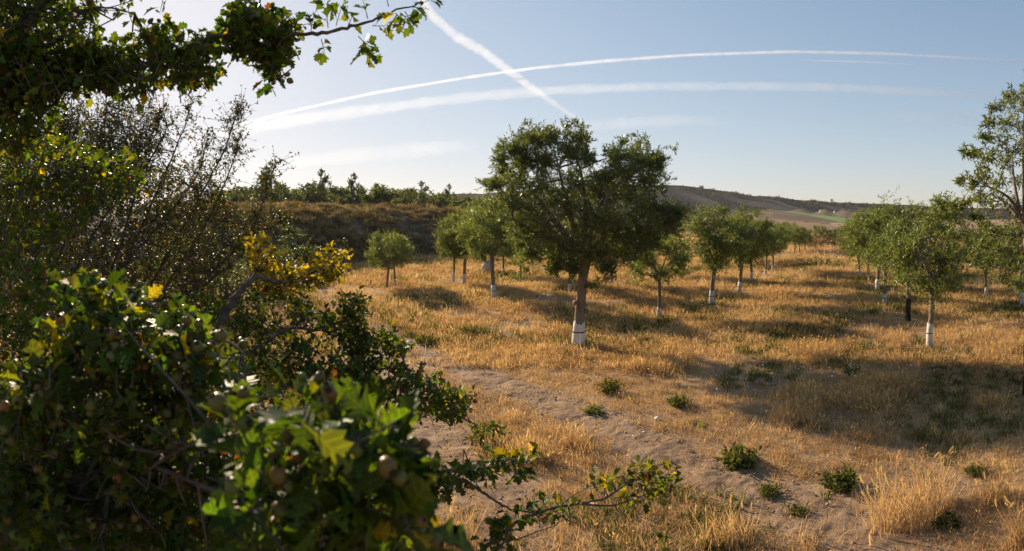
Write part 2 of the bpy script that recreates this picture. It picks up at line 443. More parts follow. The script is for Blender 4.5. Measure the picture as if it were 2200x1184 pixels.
# the bank behind the field
BK = [(-200, 426), (300, 430), (520, 428), (640, 425), (760, 428), (880, 431), (1000, 438), (1050, 445), (1120, 462), (1200, 490), (1300, 540), (1360, 575), (1500, 590)]
BF = [(-200, 585), (500, 585), (640, 582), (720, 576), (790, 566), (930, 556), (1040, 552), (1150, 556), (1300, 575), (1500, 590)]
def bank_z(A, R):
    px = CX + A * F
    yf = np.interp(px, [a for a, b in BF], [b for a, b in BF]); r0 = F * H / (yf - HZ)
    yt = np.interp(px, [a for a, b in BK], [b for a, b in BK]) + 15; r1 = r0 + 6.5
    ht = np.maximum(H + (HZ - yt) / F * r1, 0.0)
    t = np.clip((R - r0) / (r1 - r0), 0, 1.0)
    prof = 1 - (1 - t) ** 1.9
    z = prof * ht
    X = R * np.sin(A); Y = R * np.cos(A)
    z = z + ((fbm(X, Y, 1.8, 21) - .5) * .7 + (fbm(X, Y, .5, 25) - .5) * .25) * smooth(0, .25, t) * (1 - .6 * smooth(.8, 1, t)) * np.clip(ht / 2, 0, 1)
    z = np.where(R < r0, -.15 * (r0 - R), z)
    return z + np.where(R > r1, (R - r1) * .004, 0) - .03
az_b = np.linspace(-1.1, .31, 340)
rr_b = np.concatenate([np.linspace(15, 34, 110), np.geomspace(34.5, 80, 14)])
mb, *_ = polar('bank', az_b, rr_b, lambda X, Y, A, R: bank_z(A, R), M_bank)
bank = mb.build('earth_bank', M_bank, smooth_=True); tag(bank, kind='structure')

# far fields and hills
CREST = [(880, 424), (960, 419), (1060, 415), (1200, 408), (1330, 401), (1425, 397), (1480, 401), (1536, 407), (1570, 414), (1627, 422), (1684, 427), (1786, 435), (1900, 438), (2060, 446), (2300, 452)]
TOE = [(880, 470), (1300, 472), (1430, 474), (1560, 462), (1661, 450), (1718, 457), (1764, 463), (1866, 472), (1960, 478), (2300, 480)]
az_h = (np.linspace(860, 2330, 420) - CX) / F
tv = np.concatenate([np.linspace(0, 1, 46)[:-1], np.linspace(1, 2, 60)])
def hills_build():
    A, T = np.meshgrid(az_h, tv, indexing='ij')
    px = CX + A * F
    R = np.where(T < 1, 40 + 300 * T, 340 + 30 * (T - 1))
    X = R * np.sin(A); Y = R * np.cos(A)
    toe = np.interp(px, [a for a, b in TOE], [b for a, b in TOE]); cr = np.interp(px, [a for a, b in CREST], [b for a, b in CREST])
    zt = H + (HZ - toe) / F * 340; zc = H + (HZ - cr) / F * 358
    R = np.where(T < 1, R, 340 + np.maximum(6, .72 * (zc - zt)) * (T - 1)); X = R * np.sin(A); Y = R * np.cos(A)
    lo = np.interp(px, [880, 1500, 1640, 1800, 2300], [.3, .3, .2, .05, .05])
    zlow = lo + (zt - lo) * T ** 1.4 - (lo + .6) * (1 - smooth(0, .025, T))
    t2 = np.clip(T - 1, 0, 1)
    # spurs and gullies falling to the right
    sx = px + 150 * t2
    g1 = np.abs(vnoise(sx, T * 0, 90, 5) * 2 - 1); g2 = np.abs(vnoise(sx + 40 * t2, T * 0, 34, 8) * 2 - 1)
    spur = (1 - g1) * .7 + (1 - g2) * .3
    prof = t2 ** (1.5 - .95 * spur)
    zh = zt + (zc - zt) * prof + (fbm(X, Y, 30, 77) - .5) * 3 * np.sin(t2 * math.pi) + (fbm(X, Y, 9, 33) - .5) * 1.6 * t2
    Z = np.where(T < 1, zlow, zh)
    # mounds on the far edge of the crop
    for (mx, mw, mh) in ((1722, 26, 2.6), (1772, 26, 4.0), (1815, 32, 4.8), (1850, 26, 4.0), (1900, 44, 3.2)):
        Z = Z + mh * np.exp(-((px - mx) / mw) ** 2 * 2) * np.exp(-((T - 1.02) / .10) ** 2)
    ypx = HZ - (Z - H) / R * F
    gt = np.interp(px, [1600, 1661, 1718, 1764, 1866, 1960, 2300], [443, 449, 457, 463, 473, 478, 480])
    gb = np.interp(px, [1600, 1664, 1752, 1832, 1960, 2300], [443, 450, 466, 484, 500, 520])
    green = (ypx > gt) & (ypx < gb) & (T <= 1) & (px > 1650)
    st = np.interp(px, [880, 1430, 1593, 1809, 2000, 2300], [474, 470, 464, 486, 505, 540])
    stub = (ypx >= st) & ~green & (T < 1)
    zone = np.where(green, 1, np.where(stub, 2, 0))
    nz_ = fbm(X, Y, 40, 12); pale = smooth(.60, .74, spur) * (1 - smooth(1.3, 1.95, T)) * smooth(.42, .55, nz_) * (T > 1)
    mound = sum(np.exp(-((px - mx) / mw) ** 2 * 2) for mx, mw in ((1722, 26), (1772, 24), (1815, 30), (1850, 24), (1900, 40))) * np.exp(-((T - 1.04) / .13) ** 2)
    pale = np.clip(pale + mound, 0, 1)[..., None]
    dark = np.array((.048, .042, .037)); light = np.array((.30, .22, .145)); red = np.array((.17, .095, .07))
    col = dark * (1 - pale) + light * pale
    rd = (smooth(1150, 1060, px) )[..., None]
    col = col * (1 - rd) + red * rd
    low = ((T <= 1))[..., None]
    col = np.where(low, np.array((.14, .10, .062)) * (0.7 + .6 * fbm(X, Y, 12, 3)[..., None]), col)
    na, nr = A.shape
    i = np.arange(na - 1)[:, None] * nr; j = np.arange(nr - 1)[None, :]
    q = np.stack([i + j, i + j + 1, i + nr + j + 1, i + nr + j], -1).reshape(-1, 4)
    zq = zone[:-1, :-1].reshape(-1)
    V = np.stack([X, Y, Z], -1).reshape(-1, 3); C = col.reshape(-1, 3)
    for name, k, m in (('hills', 0, M_hill), ('green_field', 1, M_green), ('stubble_field', 2, M_stub)):
        qq = q[zq == k]
        if not len(qq): continue
        u, inv = np.unique(qq.ravel(), return_inverse=True)
        b = MB(); b.add(V[u], None, inv.reshape(-1, 4), 0, C[u])
        if k == 0:      # the back of the hills falls away behind the crest
            ring = (np.arange(na) * nr + nr - 1)
            top = V[ring]; back = top * np.array((1.35, 1.35, 0)) + np.array((0, 0, -4.0))
            vv = np.vstack([top, back]); ii = np.arange(na - 1)
            b.add(vv, None, np.stack([ii, ii + na, ii + na + 1, ii + 1], -1), 0, np.tile(dark, (len(vv), 1)))
        o = b.build(name, m, smooth_=True); tag(o, kind='structure')
    mk = (zone == 0) & (T > .75) & (pale[..., 0] < .35)
    return np.stack([X, Y, Z], -1)[mk]
HILL_PTS = hills_build()

# ------------------------------------------------------------------ contrails (real flattened trails high above the plain)
def contrail(name, pts, width, D, alpha, puffs, label, fade=(0.05, .1), seed=1, nseg=160, group='vapour trails crossing the sky'):
    """pts: pixel course; width: list of pixel widths"""
    n = len(pts); t = np.linspace(0, n - 1, nseg)
    px = np.interp(t, np.arange(n), [p[0] for p in pts]); py = np.interp(t, np.arange(n), [p[1] for p in pts])
    for _ in range(6):
        px[1:-1] = (px[:-2] + 2 * px[1:-1] + px[2:]) / 4; py[1:-1] = (py[:-2] + 2 * py[1:-1] + py[2:]) / 4
    w = np.interp(np.linspace(0, 1, nseg), np.linspace(0, 1, len(width)), width)
    C = np.array([P(a, b, D) for a, b in zip(px, py)])
    W = w / F * D
    tg = norm(np.gradient(C, axis=0)); view = norm(C)
    side = norm(np.cross(tg, view)); dep = np.cross(side, tg)
    k = 20
    th = np.arange(k) / k * 2 * math.pi
    lump = 1 + .35 * (vnoise(t * 9.0, t * 0, 1.0, seed)[:, None] - .5) + .25 * (vnoise(t[:, None] * 23 + th[None, :] * 0, th[None, :] * 2, 1, seed + 3) - .5)
    ring = C[:, None, :] + side[:, None, :] * (np.cos(th)[None, :] * W[:, None] * .5 * lump)[..., None] + dep[:, None, :] * (np.sin(th)[None, :] * W[:, None] * .12)[..., None]
    # density is greatest along the core and thins to the rim
    den = np.abs(np.sin(th)) ** 2.0
    u = np.linspace(0, 1, nseg); f = smooth(0, fade[0], u) * (1 - smooth(1 - fade[1], 1, u))
    d = (den[None, :] * f[:, None]).reshape(-1)
    i = np.arange(nseg - 1)[:, None] * k; j = np.arange(k)[None, :]; j2 = (j + 1) % k
    q = np.stack([i + j, i + j2, i + k + j2, i + k + j], -1).reshape(-1, 4)
    b = MB(); b.add(ring.reshape(-1, 3), None, q, 0, np.stack([d, d, d], -1))
    o = b.build('contrail', contrail_mat(name, alpha, puffs), smooth_=True)
    tag(o, label, 'contrail', group)
    return o
contrail('trail_steep', [(895, -20), (930, 35), (980, 78), (1040, 112), (1090, 150), (1135, 183), (1190, 222), (1250, 262), (1300, 310)], [22, 24, 25, 24, 20, 15, 11, 8], 9000, .31, .004, 'broad fluffy white vapour trail slanting steeply down to the central olive crown', (.02, .35), 3)
contrail('trail_thin', [(430, 292), (600, 245), (800, 200), (1000, 167), (1150, 146), (1300, 131), (1480, 118), (1700, 111), (1900, 115), (2100, 126), (2260, 138)], [8, 8, 8, 8, 8, 8, 7, 7], 9400, .34, .004, 'thin crisp white vapour trail arching highest across the sky', (.12, .02), 5)
contrail('trail_wide', [(400, 305), (500, 282), (600, 262), (800, 235), (1000, 209), (1200, 193), (1400, 186), (1600, 185), (1800, 188), (2000, 198), (2200, 214), (2300, 222)], [36, 34, 30, 26, 22, 20, 20, 22, 24], 9800, .155, .003, 'wide soft faded vapour trail arching just below the thin one', (.15, .1), 9)
contrail('trail_faint', [(1690, 129), (1800, 131), (1900, 135), (2000, 141)], [3, 4, 3], 9300, .2, .004, 'short faint hairline vapour trail under the right end of the thin arch', (.4, .4), 11)
contrail('streak_a', [(460, 372), (700, 340), (900, 322), (1060, 306)], [30, 40, 36], 9900, .08, .002, 'pale wispy cirrus streak low over the bank on the left', (.3, .3), 13, group='cirrus streaks low in the sky')
contrail('streak_b', [(1150, 278), (1300, 268), (1450, 258), (1600, 262)], [26, 30, 26], 9900, .08, .002, 'faint cirrus streak just above the central olive tree', (.3, .4), 15, group='cirrus streaks low in the sky')
contrail('streak_c', [(1880, 246), (2000, 250), (2100, 262), (2200, 270)], [20, 30, 30], 9900, .10, .002, 'faint cirrus streak beside the tall olive on the right', (.3, .3), 17, group='cirrus streaks low in the sky')

# ------------------------------------------------------------------ leaf shapes
def haw_leaf(seed):
    rd = random.Random(seed)
    half = [(.016, .0), (.022, .2), (.075, .34), (.15, .46), (.33, .62), (.185, .66), (.29, .84), (.13, .84), (.12, .95)]
    j = lambda: rd.uniform(-.035, .035)
    R = [(x + j() * (i > 1), y + j() * (i > 1)) for i, (x, y) in enumerate(half)]
    Lh = [(-x + j() * (i > 1), y + j() * (i > 1)) for i, (x, y) in enumerate(half)]
    spine = [(0, 0), (0, .2), (0, .34), (0, .46), (0, .58), (0, .66), (0, .78), (0, .86), (0, 1.0)]
    droop = rd.uniform(-.15, .5); fold = rd.uniform(.1, .7); tw = rd.uniform(-.5, .5)
    def lift(p):
        x, y = p
        return (x, y, fold * abs(x) - droop * y * y + tw * x * y)
    v = [lift(p) for p in R] + [lift(p) for p in Lh] + [lift(p) for p in spine]
    n = len(half); f = []
    for i in range(n - 1):
        f += [(i, i + 1, 2 * n + i + 1), (i, 2 * n + i + 1, 2 * n + i)]
        f += [(n + i + 1, n + i, 2 * n + i + 1), (n + i, 2 * n + i, 2 * n + i + 1)]
    return np.array(v), np.array(f)

def oval_leaf(w, fold=.25, droop=.15):
    v = np.array([(0, 0, 0), (w * .8, .33, fold * w), (w, .6, fold * w - droop * .3), (0, 1, -droop), (-w, .6, fold * w - droop * .3), (-w * .8, .33, fold * w), (0, .5, -droop * .2)])
    f = np.array([(0, 1, 6), (1, 2, 6), (2, 3, 6), (3, 4, 6), (4, 5, 6), (5, 0, 6)])
    return v, f

def blade_leaf(w, droop=.12):
    v = np.array([(0, 0, 0), (w, .45, .06), (0, 1, -droop), (-w, .45, .06)])
    return v, np.array([(0, 1, 2), (0, 2, 3)])

HAW = [haw_leaf(s) for s in range(9)]
OVAL = oval_leaf(.26)
SPEAR = blade_leaf(.13)

def haw_tints(n, yellow=.05, rust=.03, rg=rng):
    if yellow < .2: yellow, rust = yellow * .55, rust * .5
    base = np.array((.034, .062, .010))
    t = base[None] * rg.uniform(.65, 1.45, (n, 1)) * (1 + rg.normal(0, .10, (n, 3)))
    k = rg.random(n)
    yl = k < yellow
    t[yl] = np.array((.21, .175, .014)) * rg.uniform(.7, 1.35, (yl.sum(), 1))
    mid = (k >= yellow) & (k < yellow * 2.5 + .12)
    t[mid] = np.array((.075, .095, .012)) * rg.uniform(.8, 1.25, (mid.sum(), 1))
    ru = k > 1 - rust
    t[ru] = np.array((.10, .042, .012)) * rg.uniform(.5, 1.2, (ru.sum(), 1))
    return np.clip(t, .004, .6)

# ------------------------------------------------------------------ olive trees
def olive_tint(n, rg):
    t = np.array((.092, .115, .037)) * rg.uniform(.6, 1.5, (n, 1)) * (1 + rg.normal(0, .06, (n, 3)))
    yl = rg.random(n) < .10
    t[yl] = np.array((.15, .15, .036)) * rg.uniform(.8, 1.3, (yl.sum(), 1))
    return np.clip(t, .004, .5)

def clump_leaves(mb, c, R, ntw, nleaf, lsize, rg, up=.5, wood=None, squash=.85, tmpl=SPEAR, tint=olive_tint):
    """a bough end: shoots leaving a centre, leaves in pairs along every shoot"""
    c = np.asarray(c, float)
    d = norm(rg.normal(0, 1, (ntw, 3))); d[:, 2] = d[:, 2] * squash + up * .5
    d = norm(d)
    st = c + norm(rg.normal(0, 1, (ntw, 3))) * (R * rg.uniform(0, .55, (ntw, 1)))
    ln = R * rg.uniform(.45, .95, ntw)
    t = np.linspace(.12, 1, nleaf)
    bend = norm(rg.normal(0, 1, (ntw, 3)) + np.array((0, 0, .5)))
    pos = st[:, None, :] + d[:, None, :] * (ln[:, None] * t[None])[..., None] + bend[:, None, :] * (ln[:, None] * .22 * t[None] ** 2)[..., None]
    rad = norm(rg.normal(0, 1, (ntw, nleaf, 3)))
    ld = norm(d[:, None, :] * .75 + rad * .8)
    n = ntw * nleaf
    mb.leaves(*tmpl, pos.reshape(-1, 3), ld.reshape(-1, 3), norm(rg.normal(0, 1, (n, 3)) + np.array((0, 0, .8))), lsize * rg.uniform(.65, 1.25, n), tint(n, rg))
    if wood is not None:
        for k in range(0, ntw, 3):
            wood.tube(pos[k, ::max(1, nleaf // 3)], np.linspace(.0035, .0012, len(pos[k, ::max(1, nleaf // 3)])) * (lsize / .05), 3, cap=False)

def limb_path(a, b, sag, rg, n=6):
    a = np.asarray(a, float); b = np.asarray(b, float)
    t = np.linspace(0, 1, n)[:, None]
    off = rg.normal(0, .06, 3) * np.linalg.norm(b - a)
    return a + (b - a) * t + np.sin(t * math.pi) * off + np.array((0, 0, 1)) * np.sin(t * math.pi) * sag

def trunk_pts(h, lean, rg, n=9, wig=.02):
    z = np.linspace(0, 1, n)
    w = np.cumsum(rg.normal(0, wig, (n, 2)), 0) * h * .35; w[0] = 0
    return np.stack([w[:, 0] + lean[0] * z * h, w[:, 1] + lean[1] * z * h, z * h], -1)

def make_olive_parts(root, seed, clumps=46, lsize=.027, ntw=26, nleaf=13, trunk_h=.44, tr=.026, crown=(.41, .41, .35), cz=.66, paint=.14, burnt=False, airy=1.0):
    """tree one unit tall"""
    rg = np.random.default_rng(seed)
    tp = trunk_pts(trunk_h, (rg.uniform(-.05, .05), rg.uniform(-.05, .05)), rg)
    rad = np.interp(np.linspace(0, 1, len(tp)), [0, .08, .5, 1], [1.35, 1.08, .95, 1.0]) * tr * .78
    tb = MB(); tb.tube(tp - np.array((0, 0, .01)), rad, 9)
    trunk = tb.build('trunk', M_bark, root, True)
    if paint:
        k = max(2, int(np.ceil(paint / trunk_h * (len(tp) - 1))) + 1)
        zz = np.linspace(-.012, paint, 6)
        pc = np.stack([np.interp(zz, tp[:, 2], tp[:, 0]), np.interp(zz, tp[:, 2], tp[:, 1]), zz], -1)
        pb = MB(); pb.tube(pc, np.interp(np.clip(zz, 0, 9), tp[:, 2], rad) * 1.05 + .001, 10)
        if pb.v:
            q = pb.v[0]; q[50:60, 2] += rg.normal(0, .010, 10); q[61, 2] -= .02; q[40:50, 2] += rg.normal(0, .005, 10)
        pb.build('charred_base' if burnt else 'white_paint', M_burnt if burnt else M_white, trunk, True)
        if not burnt:
            z0 = paint * .58
            bb = MB(); c0 = np.array((np.interp(z0, tp[:, 2], tp[:, 0]), np.interp(z0, tp[:, 2], tp[:, 1]), z0))
            bb.tube(np.array([c0, c0 + np.array((0, 0, .005))]), np.interp(z0, tp[:, 2], rad) * 1.16 + .0015, 10)
            bb.build('tie_band', M_band, trunk)
    wood = MB(); lv = MB()
    top = tp[-1]
    cs = []
    lobes = norm(rg.normal(0, 1, (7, 3))) * .55
    for _ in range(clumps * 4):
        p = rg.normal(0, 1, 3); p = p / np.linalg.norm(p) * rg.uniform(.25, 1) ** .5
        w = 1.0 + .22 * max(float((lobes @ p).max()), 0) - .12
        p = p * np.array(crown) * w
        if p[2] < -.27: p[2] = -.27 + rg.uniform(0, .08)
        cs.append(p + np.array((0, 0, cz)) + np.array((top[0], top[1], 0)))
        if len(cs) >= clumps: break
    ends = [limb_path(top, np.array(cs[k]) * .75 + top * .25, .02, rg) for k in range(6)]
    for e in ends: wood.tube(e, np.linspace(tr * .62, tr * .16, len(e)), 6, cap=False)
    allp = np.vstack(ends)
    for c in cs:
        a = allp[np.argmin(((allp - c) ** 2).sum(1))]
        pth = limb_path(a, c, .01, rg, 4); wood.tube(pth, np.linspace(tr * .2, tr * .05, 4), 4, cap=False)
        R = rg.uniform(.09, .14)
        clump_leaves(lv, c, R, int(ntw * airy), nleaf, lsize, rg)
    wood.build('branches', M_bark, root, True)
    cr = lv.build('crown', M_olive, root); cr['kind'] = 'stuff'

protos = []
GRP = 'young olive trees in rows'
def new_proto(name, **kw):
    r = empty('olive_tree', (0, 0, 0)); make_olive_parts(r, **{'paint': (.12, .15, .13, .17, .11)[len(protos) % 5], **kw}); protos.append(r); return r

# (px, base row, top row, prototype, label, extra)
OL = [
    (1415, 680, 496, 0, 'slim young olive with thin leaning white-based trunk, right beside the big central olive', 1.0),
    (1530, 655, 448, 1, 'round olive tree with stout half white trunk, first of the row right of centre', 1.05),
    (1587, 629, 455, 2, 'olive tree just behind the stout round one, whitewashed foot in the dry grass', 1.05),
    (1614, 608, 468, 3, 'third olive along the row right of centre, partly hidden by its neighbours', 1.0),
    (1645, 592, 478, 4, 'fourth olive along the row right of centre, small white foot', 1.0),
    (1660, 584, 484, 0, 'last and smallest olive of the row before the weedy strip', 1.0),
    (1063, 642, 432, 2, 'dark olive with stout knobbly white-footed trunk, left of the big central olive', .95),
    (997, 612, 450, 1, 'olive tree with bright white paint bulging on its trunk foot, left of the dark olive', .9),
    (974, 605, 476, 3, 'paler small olive at the left end of the group left of the big olive', .9),
    (1118, 603, 470, 4, 'small olive half hidden behind the left side of the big central crown', 1.0),
    (1224, 628, 470, 0, 'half hidden olive whose white-footed trunk shows left of the big trunk', 1.0),
    (1314, 612, 470, 1, 'olive hidden behind the big crown, its white trunk right of the big trunk', 1.0),
    (1400, 592, 462, 3, 'far olive peeping out behind the slim leaning one', 1.0),
    (1080, 590, 478, 2, 'far thin olive behind the dark stout one by the pale boulder', .9),
    (848, 612, 505, 4, 'small round olive with white trunk foot before the bank, right one of the pair', 1.15),
    (1998, 748, 436, 3, 'nearest olive of the right row, forked crooked trunk with tall white foot', .95),
    (1900, 655, 448, 0, 'olive with white foot just behind the black-footed one in the right row', 1.05),
    (1885, 627, 455, 1, 'olive with grey white foot further along the right row', 1.0),
    (1866, 605, 470, 4, 'small olive near the far end of the right row', 1.05),
    (1848, 594, 478, 2, 'last low olive at the far end of the right row', 1.05),
    (2196, 655, 470, 1, 'olive with white foot at the right edge beneath the tall airy one', 1.05),
    (2120, 640, 480, 2, 'olive behind the forked one, its crown low in front of the pale far slope', 1.0),
]
new_proto('olive', seed=11, clumps=56)
new_proto('olive', seed=12, clumps=66, tr=.030, crown=(.43, .43, .35))
new_proto('olive', seed=13, clumps=64, tr=.029, crown=(.42, .42, .36))
new_proto('olive', seed=14, clumps=56, tr=.026, crown=(.39, .39, .35))
new_proto('olive', seed=15,  clumps=52, tr=.022, crown=(.40, .40, .33), cz=.67)
new_proto('olive', seed=31, clumps=48, paint=0, tr=.024, crown=(.38, .38, .34))
used = set()
def plant(proto_i, p, h, yaw, wide, label, group=GRP):
    pr = protos[proto_i]
    if proto_i in used: o = copy_tree(pr)
    else: o = pr; used.add(proto_i)
    o.location = [float(a) for a in p]; o.rotation_euler = (0, 0, yaw); o.scale = (h * wide, h * wide, h)
    tag(o, label, 'olive tree', group)
    return o
for k, (px, by, ty, pi_, lab, wd) in enumerate(OL):
    r = ground_r(by); plant(pi_, seat(px, by), (by - ty) / F * r, k * 2.4 + .7, wd, lab)

# the one with a bare trunk, the one with a charred foot
plant(5, seat(830, 622), (622 - 494) / F * ground_r(622), .4, 1.0, 'small olive with plain brown unpainted trunk before the bank, left one of the pair')
t = empty('olive_tree', seat(1950, 690), 1.1, (690 - 440) / F * ground_r(690)); make_olive_parts(t, 32, clumps=64, paint=.2, burnt=True, tr=.026, crown=(.40, .40, .36))
tag(t, 'olive tree with charred black trunk foot behind the forked one', 'olive tree', GRP)

# big central olive
def big_olive():
    rg = np.random.default_rng(99)
    r0 = ground_r(740); base = seat(1243, 740)
    root = empty('olive_tree', base); tag(root, 'big central olive with two-lobed crown and thick whitewashed trunk', 'olive tree', GRP)
    LB = lambda px, py, dr=0: P(px, py, r0 + dr) - base
    k = r0 / F
    tp = np.array([LB(1243, 742), LB(1243, 728), LB(1244, 705), LB(1246, 670), LB(1249, 635), LB(1251, 605), LB(1255, 580), LB(1258, 560)])
    tp[0, 2] = -.02
    rad = np.array([15, 13.2, 12, 10.8, 10.2, 10, 11, 12.5]) * k
    tb = MB(); tb.tube(tp, rad, 14); 
    # knots on the trunk
    trunk = tb.build('trunk', M_bark, root, True)
    for px, py, dr in ((1258, 622, -.03), (1240, 650, -.08), (1262, 668, .0)):
        kb = MB(); c = LB(px - 2, py, dr); kb.tube(np.array([c + (-.02, .02, 0), c + (0, -.02, .0), c + (.012, -.035, .004)]), [.035, .03, .012], 8)
        kb.build('knot', M_bark, trunk, True)
    zz = np.linspace(-.02, (742 - 692) * k, 8)
    pc = np.stack([np.interp(zz, tp[:, 2], tp[:, 0]), np.interp(zz, tp[:, 2], tp[:, 1]), zz], -1)
    pb = MB(); pb.tube(pc, np.interp(zz, tp[:, 2], rad) * 1.03 + .004, 16); pb.v[0][112:128, 2] += rg.normal(0, .022, 16); pb.v[0][129, 2] -= .06; pb.build('white_paint', M_white, trunk, True)
    z0 = (742 - 713) * k; c0 = np.array([np.interp(z0, tp[:, 2], tp[:, i]) for i in (0, 1)] + [z0])
    bb = MB(); bb.tube(np.array([c0, c0 + (0, 0, .014)]), np.interp(z0, tp[:, 2], rad) * 1.03 + .008, 16); bb.build('tie_band', M_band, trunk)
    CL = [(1110, 318, 34), (1150, 300, 34), (1195, 305, 32), (1245, 298, 30), (1082, 348, 26), (1225, 330, 34), (1170, 345, 40), (1265, 345, 26),
          (1325, 335, 36), (1368, 335, 36), (1398, 358, 28), (1335, 375, 38), (1390, 395, 40), (1405, 345, 22),
          (1105, 395, 42), (1165, 400, 48), (1235, 395, 46), (1290, 410, 40), (1350, 420, 46),
          (1065, 400, 22), (1098, 440, 42), (1150, 460, 54), (1230, 455, 56), (1310, 460, 54), (1390, 455, 48), (1435, 455, 34),
          (1118, 495, 38), (1170, 515, 52), (1245, 510, 54), (1325, 510, 52), (1395, 500, 46), (1435, 490, 30),
          (1140, 545, 34), (1200, 555, 38), (1285, 550, 42), (1350, 540, 40), (1235, 575, 26), (1140, 525, 28), (1262, 540, 40), (1310, 575, 22), (1190, 580, 20), (1150, 490, 46), (1285, 480, 50), (1370, 480, 48), (1420, 475, 40), (1380, 525, 36), (1445, 465, 18), (1120, 350, 34), (1300, 385, 34), (1200, 430, 50)]
    wood = MB(); lv = MB(); top = tp[-1]
    mains = []
    for (px, py, dr) in ((1120, 380, .2), (1200, 360, -.3), (1240, 340, .3), (1345, 385, -.1), (1390, 440, .35), (1100, 470, -.3), (1300, 440, -.6), (1240, 430, .8), (1170, 480, -.7)):
        e = limb_path(top, LB(px, py, dr), .06, rg, 8); mains.append(e)
        wood.tube(e, np.linspace(.05, .012, 8), 7, cap=False)
    allp = np.vstack(mains)
    for (px, py, R) in CL:
        wide = max(0.12, 0.85 * math.sqrt(max(0, 1 - ((px - 1250) / 230) ** 2)) * (0.55 if py < 360 else 1.0))
        reps = 3 if R > 33 else 2
        for q in range(reps):
            dr = (q - (reps - 1) / 2) / max(1, (reps - 1) / 2 + .5) * wide + rg.normal(0, .08)
            c = LB(px + rg.normal(0, 5), py + rg.normal(0, 5), dr); Rm = R * k * rg.uniform(.95, 1.2)
            a = allp[np.argmin(((allp - c) ** 2).sum(1))]
            pth = limb_path(a, c, .02, rg, 5); wood.tube(pth, np.linspace(.014, .004, 5), 4, cap=False)
            clump_leaves(lv, c, Rm, 37, 20, .047, rg, wood=wood)
    # loose shoots that break the outline
    for (px, py, ang, ln) in ((1045, 378, 2.5, .25), (1075, 320, 2.2, .22), (1130, 275, 1.7, .2), (1245, 268, 1.5, .2), (1420, 330, .8, .2), (1425, 380, .3, .2), (1470, 450, .2, .22), (1090, 300, 2.0, .2), (1180, 272, 1.5, .18), (1380, 305, 1.3, .2), (1340, 300, 1.6, .2), (1215, 270, 1.6, .16), (1120, 565, -2.0, .2), (1280, 600, -1.5, .2), (1060, 430, 2.8, .2)):
        for q in range(4):
            c = LB(px + rg.normal(0, 9), py + rg.normal(0, 9) + 10, rg.normal(0, .15)); clump_leaves(lv, c, ln * .55, 6, 13, .048, rg, wood=wood)
    wood.build('branches', M_bark, root, True)
    cr = lv.build('crown', M_olive, root); cr['kind'] = 'stuff'
big_olive()

# tall airy olive at the right edge
def edge_olive():
    rg = np.random.default_rng(123)
    r0 = ground_r(850); base = seat(2212, 850)
    root = empty('olive_tree', base); tag(root, 'tall airy olive with sparse drooping shoots at the right edge', 'olive tree', GRP)
    LB = lambda px, py, dr=0: P(px, py, r0 + dr) - base
    k = r0 / F
    tp = np.array([LB(2212, 852), LB(2212, 820), LB(2210, 760), LB(2213, 690), LB(2212, 620), LB(2208, 560), LB(2205, 500)]); tp[0, 2] = -.02
    rad = np.array([15, 13, 11.5, 10.5, 10, 9, 8]) * k
    tb = MB(); tb.tube(tp, rad, 12); trunk = tb.build('trunk', M_bark, root, True)
    zz = np.linspace(-.02, .2, 5); pc = np.stack([np.interp(zz, tp[:, 2], tp[:, 0]), np.interp(zz, tp[:, 2], tp[:, 1]), zz], -1)
    pb = MB(); pb.tube(pc, np.interp(zz, tp[:, 2], rad) * 1.05 + .004, 12); pb.build('charred_base', M_burnt, trunk, True)
    wood = MB(); lv = MB(); top = tp[-1]
    mains = []
    for (px, py, dr) in ((2190, 440, -.1), (2150, 430, .1), (2175, 330, .0), (2200, 240, .1), (2120, 400, -.15), (2260, 330, 0), (2320, 400, .3), (2270, 480, -.4), (2230, 300, -.5), (2150, 540, .3)):
        e = limb_path(top, LB(px, py, dr), .05, rg, 8); mains.append(e); wood.tube(e, np.linspace(.026, .006, 8), 6, cap=False)
    allp = np.vstack(mains)
    CL = [(2165, 215, 22), (2190, 225, 26), (2140, 235, 14), (2125, 265, 16), (2160, 270, 24), (2195, 275, 30), (2115, 300, 16), (2150, 310, 24), (2185, 330, 28), (2095, 330, 14), (2120, 345, 20),
          (2160, 355, 24), (2075, 325, 10), (2085, 395, 16), (2062, 392, 12), (2110, 385, 16), (2145, 395, 22), (2185, 390, 28), (2075, 440, 14), (2100, 432, 18), (2140, 440, 24), (2180, 450, 26), (2095, 470, 14), (2060, 445, 10),
          (2130, 500, 24), (2170, 500, 30), (2110, 530, 24), (2150, 550, 30), (2190, 560, 30), (2120, 570, 22), (2160, 600, 26), (2100, 560, 16), (2185, 615, 22)]
    for x in range(2215, 2400, 34):
        for y in range(200, 620, 50): CL.append((x + rg.normal(0, 8), y + rg.normal(0, 10) + abs(x - 2240) * .3, 28))
    for (px, py, R) in CL:
        dr = rg.normal(0, .3) if R > 18 else rg.normal(0, .1)
        c = LB(px, py, dr)
        a = allp[np.argmin(((allp - c) ** 2).sum(1))]
        pth = limb_path(a, c, .05, rg, 6); wood.tube(pth, np.linspace(.007, .002, 6), 4, cap=False)
        clump_leaves(lv, c, R * k * 1.4, 17 if R > 12 else 10, 14, .047, rg, wood=wood, up=.7)
        if rg.random() < .5: clump_leaves(lv, LB(px + rg.normal(0, 10), py + rg.normal(0, 10), dr + rg.normal(0, .25)), R * k, 8, 12, .045, rg, wood=wood, up=.2)
    wood.build('branches', M_bark, root, True)
    cr = lv.build('crown', M_olive, root); cr['kind'] = 'stuff'
edge_olive()

